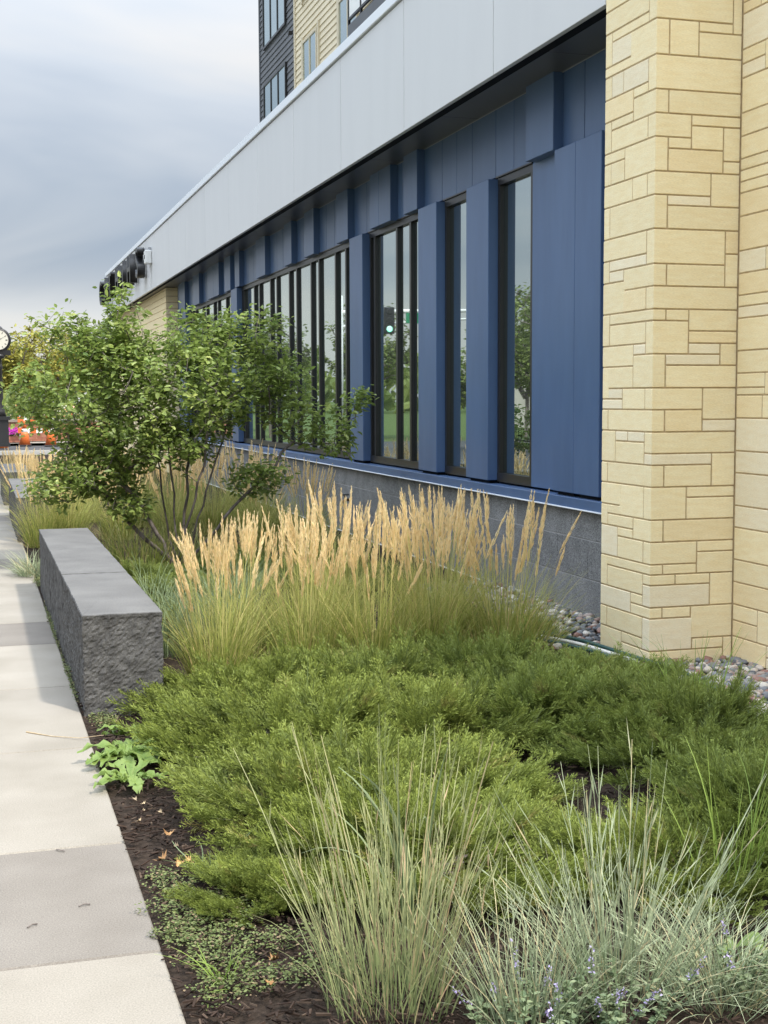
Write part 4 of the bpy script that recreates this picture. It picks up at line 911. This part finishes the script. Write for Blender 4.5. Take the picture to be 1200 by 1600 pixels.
# ---- river stones
PM = []
for k in range(5):
    rg = np.random.default_rng(200 + k)
    import bmesh
    bm = bmesh.new(); bmesh.ops.create_icosphere(bm, subdivisions=2, radius=1.0)
    f1, f2 = rg.normal(0, 1, 3), rg.normal(0, 1, 3)
    for v_ in bm.verts:
        p = np.array(v_.co); d = 1 + .13 * math.sin(p @ f1 * 2 + k) + .1 * math.sin(p @ f2 * 2.5); v_.co = Vector(p * d * np.array((1, rg.uniform(.7, .71) + .1 * (k % 3), .55 + .08 * (k % 2))))
    me = bpy.data.meshes.new('river_stone'); bm.to_mesh(me); bm.free(); me.polygons.foreach_set('use_smooth', [True] * len(me.polygons)); me.materials.append(M['pebble'])
    me.color_attributes.new('tint', 'FLOAT_COLOR', 'POINT').data.foreach_set('color', np.zeros(len(me.vertices) * 4, np.float32)); PM.append(me)
gb = sheet('gravel_bed', 'soil', 3.3, 4.2, -2.5, 28.7, 0.012)
rg = np.random.default_rng(210)
def spot():
    if rg.random() < .5: return rg.uniform(3.5, 4.2), rg.uniform(5.0, 6.87)
    return rg.uniform(3.28, 4.09), rg.uniform(7.45, 10.5)
PS = []
for i in range(2600):
    x, y = spot(); PS.append((x, y, rg.uniform(.014, .033) * (1.25 if rg.random() < .12 else 1)))
PS = [p for p in PS if p[0] > 3.40 + .12 * math.sin(p[1] * 3)]
vis = [p for p in PS if 5.45 < p[1] < 6.87 and p[0] > 3.56]; vis += [p for p in PS if 7.45 < p[1] < 8.8 and p[0] > 3.45]
vis = vis[:300] if len(vis) > 300 else vis
vs = set(vis); rest = [p for p in PS if p not in vs]
for i, (x, y, s) in enumerate(vis):
    o = bpy.data.objects.new('river_stone', PM[i % 5]); COL.objects.link(o); o.parent = gb; o.location = (x, y, .018 + s * .3 + rg.uniform(0, .014)); o.scale = (s, s, s); o.rotation_euler = (rg.normal(0, .25), rg.normal(0, .25), rg.uniform(0, 6.28))
VV = []; TT = []; FF = []; n0 = 0; base = []
for me in PM:
    base.append((np.array([v_.co for v_ in me.vertices]), np.array([p.vertices[:] for p in me.polygons])))
for i, (x, y, s) in enumerate(rest):
    bv, bf = base[i % 5]; a = rg.uniform(0, 6.28); c_, s_ = math.cos(a), math.sin(a)
    v_ = bv * s; v_ = np.stack([v_[:, 0] * c_ - v_[:, 1] * s_, v_[:, 0] * s_ + v_[:, 1] * c_, v_[:, 2]], 1) + np.array((x, y, .018 + s * .25 + rg.uniform(0, .01)))
    VV.append(v_); FF.append(bf + n0); TT.append(np.full((len(v_), 2), rg.random())); n0 += len(v_)
o = part('river_stones', None, np.concatenate(VV), np.concatenate(FF), np.concatenate(TT), 'pebble', True, 'stuff'); o.parent = gb

# ---- trees: crown targets joined by growing branches
def tree(name, label, cat, loc, seed, lobes, stems, ntarget, nleaf, Lr, lmat, group=None, rbase=.03, spread=.2, wr=.55, droop=.35):
    rg = np.random.default_rng(seed); root = empty(name, loc, label, cat, group)
    nodes = []; par = []
    def path(pts, p0):
        k = p0
        for p in pts: nodes.append(np.array(p, float)); par.append(k); k = len(nodes) - 1
        return k
    for s_ in stems:
        P = np.array(s_, float); pts = []
        for i in range(len(P) - 1):
            for t in np.linspace(0, 1, 5)[(0 if i == 0 else 1):]: pts.append(P[i] * (1 - t) + P[i + 1] * t + rg.normal(0, .012, 3) * (1 if 0 < t < 1 else .3))
        path(pts, -1)
    vol = np.array([l_[3] * l_[4] * l_[5] for l_ in lobes]) ** .6; vol /= vol.sum(); tg = []
    for i in range(ntarget):
        l_ = lobes[rg.choice(len(lobes), p=vol)]; d = rg.normal(0, 1, 3); d /= np.linalg.norm(d); r_ = rg.uniform(.25, 1.0) ** .45
        tg.append(np.array(l_[:3]) + d * r_ * np.array(l_[3:6]))
    tg = np.array(tg); base = nodes[0]
    order = np.argsort(np.linalg.norm(tg - base, axis=1) + rg.normal(0, .12, ntarget)); twigs = []
    for i in order:
        t_ = tg[i]; NP = np.array(nodes); dd = np.linalg.norm(NP - t_, axis=1)
        # prefer attaching to nodes nearer to the base and lower
        cost = dd + .35 * np.maximum(0, NP[:, 2] - t_[2] + .05) * 3 + .25 * np.maximum(0, np.linalg.norm(NP - base, axis=1) - np.linalg.norm(t_ - base))
        j = int(np.argmin(cost)); a = nodes[j]; L = np.linalg.norm(t_ - a); k = max(2, int(L / .1))
        mid = (a + t_) / 2 + np.array((0, 0, -.06 * L)) + rg.normal(0, .05 * L, 3)
        pts = [(1 - u) ** 2 * a + 2 * u * (1 - u) * mid + u * u * t_ for u in np.linspace(0, 1, k + 1)[1:]]
        twigs.append((path(pts, j), a, mid, t_, L))
    # pipe radii
    n = len(nodes); cnt = np.zeros(n); 
    ch = np.zeros(n, int)
    for p in par:
        if p >= 0: ch[p] += 1
    cnt[ch == 0] = 1
    for i in range(n - 1, -1, -1):
        if par[i] >= 0: cnt[par[i]] += cnt[i]
    mx_ = cnt.max(); R = rbase * (cnt / mx_) ** .46; R = np.maximum(R, .0022 * (rbase / .03))
    A = np.array([nodes[p] for p in par if p >= 0]); Bn = np.array([nodes[i] for i in range(n) if par[i] >= 0])
    ra = np.array([min(R[par[i]], R[i] * 1.35) for i in range(n) if par[i] >= 0]); rb = np.array([R[i] for i in range(n) if par[i] >= 0])
    D, S, U = rot_basis(Bn - A); k = 5; V = []
    for c_, r_ in ((A, ra), (Bn, rb)):
        for j in range(k): q = 2 * math.pi * j / k; V.append(c_ + (S * math.cos(q) + U * math.sin(q)) * r_[:, None])
    V = np.stack(V, 1).reshape(-1, 3); m_ = len(A)
    q = np.array([(j, (j + 1) % k, k + (j + 1) % k, k + j) for j in range(k)]); Q = (np.arange(m_)[:, None, None] * 2 * k + q[None]).reshape(-1, 4)
    o = bpy.data.objects.new('trunk', npmesh('trunk', V, Q, None, True)); COL.objects.link(o); o.data.materials.append(M['bark']); o.parent = root
    # leaves along the outer part of every twig
    LA = []; LD = []; LN = []; LR = []
    cz = np.mean([l_[2] for l_ in lobes])
    for (e_, a, mid, t_, L) in twigs:
        out_ = t_ - np.array((base[0], base[1], cz)); tone = rg.random()
        for u in np.linspace(max(0.15, 1 - .42 * spread / .2 / max(L, .3)), 1.06, nleaf):
            p = (1 - u) ** 2 * a + 2 * u * (1 - u) * mid + u * u * t_; d = t_ - mid; d = d / (np.linalg.norm(d) + 1e-6)
            side_ = rg.normal(0, 1, 3); side_[2] *= .4
            LA.append(p + rg.normal(0, spread * .24, 3)); LD.append(d * .6 + side_ * .7 + np.array((0, 0, -droop))); LN.append(np.array((0, 0, 1.)) + rg.normal(0, .45, 3) + .25 * out_ / (np.linalg.norm(out_) + .01)); LR.append(np.clip(tone * .5 + rg.random() * .5, 0, 1))
    LA = np.array(LA); n = len(LA); L = rg.uniform(*Lr, n)
    V, Q, T = leaf_quads(rg, LA, np.array(LD), np.array(LN), L, L * wr * rg.uniform(.85, 1.15, n), rg.uniform(.1, .5, n), np.array(LR))
    part('crown', root, V, Q, T, lmat)
    return root
LOB = [(-.15, 0, 1.62, .85, .85, .50), (-.95, 0, 1.50, .55, .6, .42), (-.50, 0, 2.30, .24, .3, .36), (-.62, .1, 2.05, .30, .4, .3), (-1.05, .1, 2.26, .30, .2, .12), (-.85, .1, 2.05, .3, .3, .2), (.82, 0, 2.12, .26, .3, .34), (1.22, -.1, 1.42, .48, .35, .22), (.55, 0, 1.75, .5, .5, .42), (.75, -.1, .84, .36, .3, .16), (-.80, 0, .92, .45, .45, .24), (-1.30, 0, 1.62, .25, .35, .30), (.15, .1, 2.12, .34, .4, .28), (1.72, -.1, 1.58, .14, .1, .07), (.45, .1, 2.18, .2, .3, .2), (1.0, -.1, 1.75, .3, .3, .22), (-.45, 0, .62, .25, .3, .14), (.12, 0, 1.72, .75, .7, .5), (-.55, 0, 1.2, .6, .55, .32), (-1.05, 0, .82, .38, .4, .22), (-.45, 0, 1.85, .5, .5, .35), (1.45, -.1, 1.2, .25, .2, .15), (-.2, 0, 1.15, .6, .6, .25)]
STM = [[(0, 0, 0), (-.03, .02, .35), (-.08, .05, 1.0), (-.15, .1, 1.75), (-.35, .1, 2.35)], [(.03, -.02, 0), (.16, -.04, .45), (.34, -.06, 1.0), (.55, 0, 1.6), (.75, 0, 2.1)], [(-.03, 0, 0), (-.28, -.05, .42), (-.62, -.02, .95), (-.9, 0, 1.5), (-1.0, .1, 2.0)],
       [(.05, 0, 0), (.4, -.1, .45), (.8, -.12, .85), (1.15, -.1, 1.25)], [(.02, .04, 0), (.06, .12, .5), (.14, .2, 1.2), (.12, .1, 1.9)], [(-.02, -.04, 0), (.08, -.15, .5), (.22, -.22, 1.1), (.3, -.2, 1.7)], [(-.04, .03, 0), (-.4, .1, .35), (-.72, .05, .75)], [(0, .05, 0), (-.1, .3, .5), (-.2, .5, 1.3)]]
tree('small_tree', 'multi-stemmed leafy small tree behind the near stone bench', 'tree', (1.80, 12.5, 0), 301, LOB, STM, 1380, 15, (.042, .078), 'tree_leaf', rbase=.021, spread=.18)

# ================================================================== SMALLER THINGS
# hose and pipe on the river stones by the pier
def smooth_path(P, n=40):
    P = np.array(P, float); t = np.linspace(0, len(P) - 1, n); out_ = []
    Q = np.concatenate([[2 * P[0] - P[1]], P, [2 * P[-1] - P[-2]]])
    for u in t:
        i = min(int(u), len(P) - 2); f = u - i; p0, p1, p2, p3 = Q[i:i + 4]
        out_.append(.5 * (2 * p1 + (p2 - p0) * f + (2 * p0 - 5 * p1 + 4 * p2 - p3) * f * f + (3 * p1 - p0 - 3 * p2 + p3) * f ** 3))
    return out_
mb = MB(); mb.tube(smooth_path([(3.22, 8.35, .05), (3.40, 7.92, .06), (3.53, 7.5, .065), (3.56, 7.12, .07), (3.59, 6.82, .07), (3.66, 6.55, .06), (3.62, 6.1, .05), (3.5, 5.5, .04), (3.5, 4.9, .03)], 60), .013, 10)
tag(mb.build('garden_hose', None, (3.56, 6.9, 0), 'hose_green', smooth=True), 'dark green garden hose curving round the foot of the stone pier', 'hose')
mb = MB(); mb.tube(smooth_path([(3.05, 8.2, .05), (3.30, 7.75, .05), (3.46, 7.3, .05), (3.50, 6.9, .05), (3.46, 6.3, .04), (3.4, 5.6, .03)], 50), .012, 10)
tag(mb.build('garden_hose', None, (3.46, 6.9, 0), 'hose_green', smooth=True), 'second green hose lying outside the first, half under the junipers', 'hose')
mb = MB(); mb.tube(smooth_path([(3.36, 7.8, .055), (3.47, 7.45, .06), (3.525, 7.1, .06), (3.555, 6.8, .06)], 24), .012, 10)
tag(mb.build('white_pipe', None, (3.5, 7.2, 0), 'pipe_white', smooth=True), 'short white pipe lying between the two green hoses at the pier', 'pipe')
# wall tap
tp = empty('wall_tap', (4.09, 14.86, .40), 'small brass tap on the dark block wall behind the reed grass', 'tap')
mb = MB(); mb.tube([(4.098, 14.86, .40), (4.03, 14.86, .40), (4.0, 14.86, .38), (3.995, 14.86, .33)], .016, 8); mb.build('spout', tp, (4.09, 14.86, .4), 'brass', smooth=True)
mb = MB(); mb.lathe([(.004, 0), (.05, .004), (.05, .016), (.004, .02)], (4.03, 14.86, .45), 12); mb.tube([(4.03, 14.86, .40), (4.03, 14.86, .46)], .008, 6); mb.build('handle', tp, (4.03, 14.86, .45), 'black_metal')
# channel letters on the fascia, seen almost edge on
sg = empty('building_sign', (3.55, 34.5, 4.2), 'black raised letters mounted along the far end of the grey fascia', 'sign')
def glyph(ch):
    c_ = bpy.data.curves.new('letter', 'FONT'); c_.body = ch; c_.size = .92; c_.extrude = .075; c_.bevel_depth = .008
    t_ = bpy.data.objects.new('letter', c_); COL.objects.link(t_); bpy.context.view_layer.update()
    me = bpy.data.meshes.new_from_object(t_.evaluated_get(bpy.context.evaluated_depsgraph_get())); bpy.data.objects.remove(t_); me.materials.clear(); me.materials.append(M['black_metal']); return me
for ch, y in zip('CITHIHS', (39.2, 37.6, 36.4, 34.7, 33.0, 32.0, 30.25)):
    o = bpy.data.objects.new('letter', glyph(ch)); COL.objects.link(o); o.parent = sg
    o.matrix_local = Matrix.Translation(Vector((3.54, y, 4.22)) - WO[sg]) @ Matrix(((0, 0, -1, 0), (-1, 0, 0, 0), (0, 1, 0, 0), (0, 0, 0, 1))) @ Matrix.Diagonal((1.25, 1, 1, 1))
db = empty('wall_device', (3.6, 29.0, 4.45), 'small white box with a cable on the fascia beside the black letters', 'device')
box('case', db, 'white_paint', 3.52, 3.658, 28.88, 29.12, 4.42, 4.70, .015); box('lens', db, 'black_metal', 3.51, 3.522, 28.96, 29.04, 4.52, 4.60, .01); box('bracket', db, 'grey_metal', 3.6, 3.66, 28.93, 29.07, 4.70, 4.76)
mb = MB(); mb.tube([(3.63, 29.0, 4.43), (3.64, 29.0, 4.0), (3.68, 29.0, 3.88)], .012, 6); mb.build('cable', db, (3.64, 29, 4.2), 'white_paint')

# across the street: what the windows mirror
SL = [(0, 0, 3.4, 1.5, 1.5, 1.1), (.5, .4, 2.6, 1.3, 1.3, .8), (-.6, -.3, 2.7, 1.2, 1.3, .8)]
SS = [[(0, 0, 0), (.05, 0, 1.3), (0, .1, 2.4), (.1, 0, 3.6)], [(0, 0, 1.2), (.5, .3, 2.2), (.8, .5, 3.0)], [(0, 0, 1.2), (-.5, -.3, 2.2), (-.8, -.4, 3.0)]]
t0 = tree('street_tree', 'leafy street tree across the road, nearest of the row mirrored in the windows', 'tree', (-8.6, 26, -.1), 311, SL, SS, 230, 16, (.13, .2), 'far_leaf', 'trees across the road', rbase=.08, spread=.45)
for i, (x, y, s) in enumerate(((-9.3, 31.5, .9), (-7.9, 37, 1.0), (-9.8, 42, 1.1), (-12.5, 29, 1.15), (-13, 36, 1.2), (-12, 22, 1.0), (-6.4, 41.5, .75), (-13.5, 52, 1.4), (-8, 56, 1.3), (-4, 58, 1.2), (-17, 45, 1.5), (-15, 18, 1.0))):
    copy_tree(t0, (x, y, -.1), i * 1.3, s, '%s leafy tree across the road mirrored in the windows, counting from the nearest' % ['second', 'third', 'fourth', 'fifth', 'sixth', 'seventh', 'eighth', 'ninth', 'tenth', 'eleventh', 'twelfth', 'thirteenth'][i])
ob = empty('shop_building', (-24, 40, 0), 'low pale building across the road, mirrored in the windows', 'building')
box('wall', ob, 'pale_wall', -34, -20, 20, 70, 0, 3.6); box('roof', ob, 'grey_metal', -34.2, -19.8, 19.8, 70.2, 3.6, 3.9)
for k in range(9): box('window', ob, 'glass', -20.02, -19.96, 22 + k * 5, 24.5 + k * 5, 1.0, 2.6)
ts = empty('traffic_signal', (-5.4, 50.5, 0), 'traffic signal on a mast arm with green light, mirrored in the windows', 'traffic light')
mb = MB(); mb.tube([(-5.4, 51.3, 0), (-5.4, 51.3, 5.6)], .12, 12); mb.build('pole', ts, (-5.4, 51.3, 0), 'white_paint', smooth=True)
mb = MB(); mb.tube([(-5.4, 51.3, 4.95), (-12.5, 51.3, 5.15)], [.1, .06], 10); mb.tube([(-5.4, 51.3, 4.4), (-12.5, 51.3, 4.9)], [.05, .04], 8); mb.build('mast_arm', ts, (-8, 51.3, 5), 'white_paint', smooth=True)
hd = box('signal_head', ts, 'black_metal', -7.45, -7.03, 50.75, 51.0, 4.12, 5.15, .02)
for k in range(3):
    mb = MB(); mb.lathe([(.005, -.03), (.10, -.03), (.12, 0), (.12, .01)], (-7.24, 50.74, 4.30 + k * .34), 16, axis='y'); mb.build('lamp', hd, (-7.24, 50.74, 4.30 + k * .34), 'signal_green' if k == 0 else 'black_metal')
sn = box('street_sign', ts, 'sign_green', -9.6, -8.0, 51.1, 51.14, 4.55, 4.95)

# far end of the street
pb = empty('brick_planter', (1.6, 54.2, 0), 'low red brick planter with flowers beyond the cross street', 'planter')
w = box('wall', pb, 'mortar', -1.4, 5.0, 53.2, 55.6, 0, .74)
for r_ in range(8):
    for k in range(15): 
        x = -1.4 + k * .43 + (.2 if r_ % 2 else 0)
        if x < 4.9: box('brick', w, 'brick_red', x + .008, min(x + .42, 5.0), 53.185, 53.3, r_ * .085 + .008, r_ * .085 + .08)
box('cap', pb, 'concrete', -1.5, 5.1, 53.12, 55.7, .74, .82)
rg = np.random.default_rng(400)
def flowers(name, mat, x0, x1, y0, y1, z0, z1, n, s, par):
    A = np.stack([rg.uniform(x0, x1, n), rg.uniform(y0, y1, n), rg.uniform(z0, z1, n)], 1); D = rg.normal(0, 1, (n, 3)) + np.array((0, 0, .5))
    V, Q, T = leaf_quads(rg, A, D, rg.normal(0, 1, (n, 3)) + np.array((0, -.5, 1)), rg.uniform(.6, 1.2, n) * s, rg.uniform(.5, 1.0, n) * s, np.full(n, .2), rg.random(n))
    o = part(name, None, V - np.array(WO[par]), Q, T, mat); o.parent = par; o['kind'] = 'stuff'; return o
flowers('foliage', 'far_leaf', -1.3, 4.9, 53.3, 55.5, .8, 1.25, 2600, .12, pb); flowers('blossoms', 'flower_mix', -1.3, 4.9, 53.2, 55.0, .95, 1.35, 260, .09, pb)
fb2 = empty('flower_bed', (.8, 52.4, 0), 'purple flower bed in front of the brick planter', 'flower bed')
mb = MB(); mb.box(-.4, 1.9, 52.1, 52.8, 0, .22); mb.build('edging', fb2, (.8, 52.4, 0), 'brick_red'); flowers('foliage', 'far_leaf', -.35, 1.85, 52.1, 52.75, .2, .34, 500, .1, fb2); flowers('blossoms', 'petunia', -.35, 1.85, 52.05, 52.7, .28, .5, 900, .09, fb2)
# street clock
ck = empty('street_clock', (.83, 47.5, 0), 'black post clock with a round white face at the left edge', 'clock')
CX, CY, CZ = .82, 47.5, 3.58
mb = MB(); mb.box(CX - .26, CX + .26, CY - .26, CY + .26, 0, .9); mb.box(CX - .32, CX + .32, CY - .32, CY + .32, .9, 1.02); mb.box(CX - .3, CX + .3, CY - .3, CY + .3, 0, .12); mb.build('pedestal', ck, (CX, CY, 0), 'black_metal')
mb = MB(); mb.lathe([(.2, 1.02), (.16, 1.2), (.12, 1.35), (.10, 2.6), (.14, 2.66), (.1, 2.74), (.1, 2.95), (.2, 3.0), (.22, 3.08), (.1, 3.14)], (CX, CY, 0), 20); mb.build('post', ck, (CX, CY, 1), 'black_metal', smooth=True)
mb = MB(); mb.lathe([(.01, -.16), (.31, -.16), (.40, -.13), (.42, -.06), (.42, .06), (.40, .13), (.31, .16), (.01, .16)], (CX, CY, CZ), 36, axis='y')
mb.box(CX - .40, CX + .40, CY - .13, CY + .13, CZ - .50, CZ - .33); mb.lathe([(.16, 0), (.1, .06), (.03, .1), (.05, .16), (.01, .24)], (CX, CY, CZ + .40), 14)
hs = mb.build('housing', ck, (CX, CY, CZ), 'black_metal')
mb = MB(); mb.lathe([(.005, 0), (.325, 0), (.325, .012), (.005, .012)], (CX, CY - .185, CZ), 40, axis='y'); fc = mb.build('face', ck, (CX, CY - .17, CZ), 'clock_face')
mb = MB()
for k in range(12):
    q = k * math.pi / 6; s_, c_ = math.sin(q), math.cos(q); r0, r1 = (.235, .30); w_ = .018 if k % 3 else .03
    P = [(CX + s_ * r0 - c_ * w_ / 2, CZ + c_ * r0 + s_ * w_ / 2), (CX + s_ * r0 + c_ * w_ / 2, CZ + c_ * r0 - s_ * w_ / 2), (CX + s_ * r1 + c_ * w_ / 2, CZ + c_ * r1 - s_ * w_ / 2), (CX + s_ * r1 - c_ * w_ / 2, CZ + c_ * r1 + s_ * w_ / 2)]
    mb.add([(x, CY - .192, z) for x, z in P], [(0, 1, 2, 3)])
mb.build('hour_marks', fc, (CX, CY - .19, CZ), 'black_metal')
for nm, q, l_ in (('minute_hand', rad(62), .27), ('hour_hand', rad(255), .17)):
    s_, c_ = math.sin(q), math.cos(q); w_ = .012; mb = MB()
    mb.add([(CX - c_ * w_ - s_ * .05, CY - .20, CZ + s_ * w_ - c_ * .05), (CX + c_ * w_ - s_ * .05, CY - .20, CZ - s_ * w_ - c_ * .05), (CX + s_ * l_, CY - .20, CZ + c_ * l_)], [(0, 1, 2)]); mb.build(nm, fc, (CX, CY - .2, CZ), 'black_metal')
# construction barrel, cones, barricade
br = empty('traffic_barrel', (.80, 49.2, -.1), 'orange and white striped barrel at the left edge below the clock', 'barrel')
for k, (z0, z1) in enumerate(((0, .2), (.2, .4), (.4, .62), (.62, .84), (.84, 1.05))):
    mb = MB(); mb.lathe([(.30 - .02 * k, z0), (.285 - .02 * k, z1)], (.80, 49.2, -.1), 20); mb.build('band', br, (.8, 49.2, z0 - .1), 'orange' if k % 2 == 0 else 'white_paint', smooth=True)
for i, (x, y, lab) in enumerate(((1.72, 51.0, 'orange traffic cone right of the purple flowers'), (2.62, 50.4, 'orange traffic cone partly hidden by the tree leaves'))):
    cn = empty('traffic_cone', (x, y, -.1), lab, 'cone', 'traffic cones')
    mb = MB(); mb.lathe([(.21, .04), (.13, .42), (.115, .50)], (x, y, -.1), 16); mb.lathe([(.085, .62), (.04, .9), (.03, .92)], (x, y, -.1), 16); mb.build('body', cn, (x, y, -.1), 'orange', smooth=True)
    mb = MB(); mb.lathe([(.115, .50), (.085, .62)], (x, y, -.1), 16); mb.build('collar', cn, (x, y, -.1), 'white_paint', smooth=True)
    box('base', cn, 'black_metal', x - .24, x + .24, y - .24, y + .24, -.1, -.06, .01)
bc = empty('barricade', (2.2, 50.2, -.1), 'white and orange striped barricade board beyond the cross street', 'barricade')
for z in (.35, .75):
    for k in range(6): box('stripe', bc, 'white_paint' if k % 2 else 'orange', 1.5 + k * .22, 1.72 + k * .22, 51.6, 51.63, z, z + .2)
for x in (1.56, 2.74): box('leg', bc, 'grey_metal', x, x + .05, 51.64, 51.7, -.1, 1.0)
# far trees
FLB = [(0, 0, 3.6, 2.2, 2.0, 1.5), (-1.3, 0, 3.0, 1.4, 1.4, 1.1), (1.4, .2, 3.1, 1.4, 1.5, 1.1)]
t1 = tree('far_tree', 'yellowing round tree beyond the street, right of the clock', 'tree', (2.9, 64, 0), 321, FLB, SS, 330, 18, (.16, .26), 'far_leaf_yellow', None, rbase=.11, spread=.6)
t2 = tree('far_tree', 'green tree beyond the street behind the clock post', 'tree', (.6, 70, 0), 322, FLB, SS, 330, 18, (.18, .28), 'far_leaf', 'far green trees', rbase=.11, spread=.6)
for i, (x, y, s, lab) in enumerate(((6.2, 68, 1.05, 'green tree beyond the street right of the yellowing one'), (9.5, 66, 1.0, 'green tree beyond the street mostly hidden by the small tree'), (-3.5, 72, 1.2, 'green tree beyond the street, left of the clock'), (14, 72, 1.1, 'green tree beyond the far end of the building'))):
    copy_tree(t2, (x, y, 0), i * 1.4 + 1, s, lab)
# distant wooded horizon
rg = np.random.default_rng(410); n = 5000; xx = rg.uniform(-120, 160, n); A = np.stack([xx, rg.uniform(150, 190, n), rg.uniform(0, 1, n) ** .8 * (6.5 + 3.0 * fbm(xx * .08, xx * 0, 5))], 1)
V, Q, T = leaf_quads(rg, A, rg.normal(0, 1, (n, 3)), rg.normal(0, 1, (n, 3)), rg.uniform(1.2, 2.6, n), rg.uniform(1.0, 2.2, n), np.full(n, .3), rg.random(n))
tag(part('distant_trees', None, V, Q, T, 'far_leaf'), 'band of distant trees along the horizon', 'trees', kind='stuff')
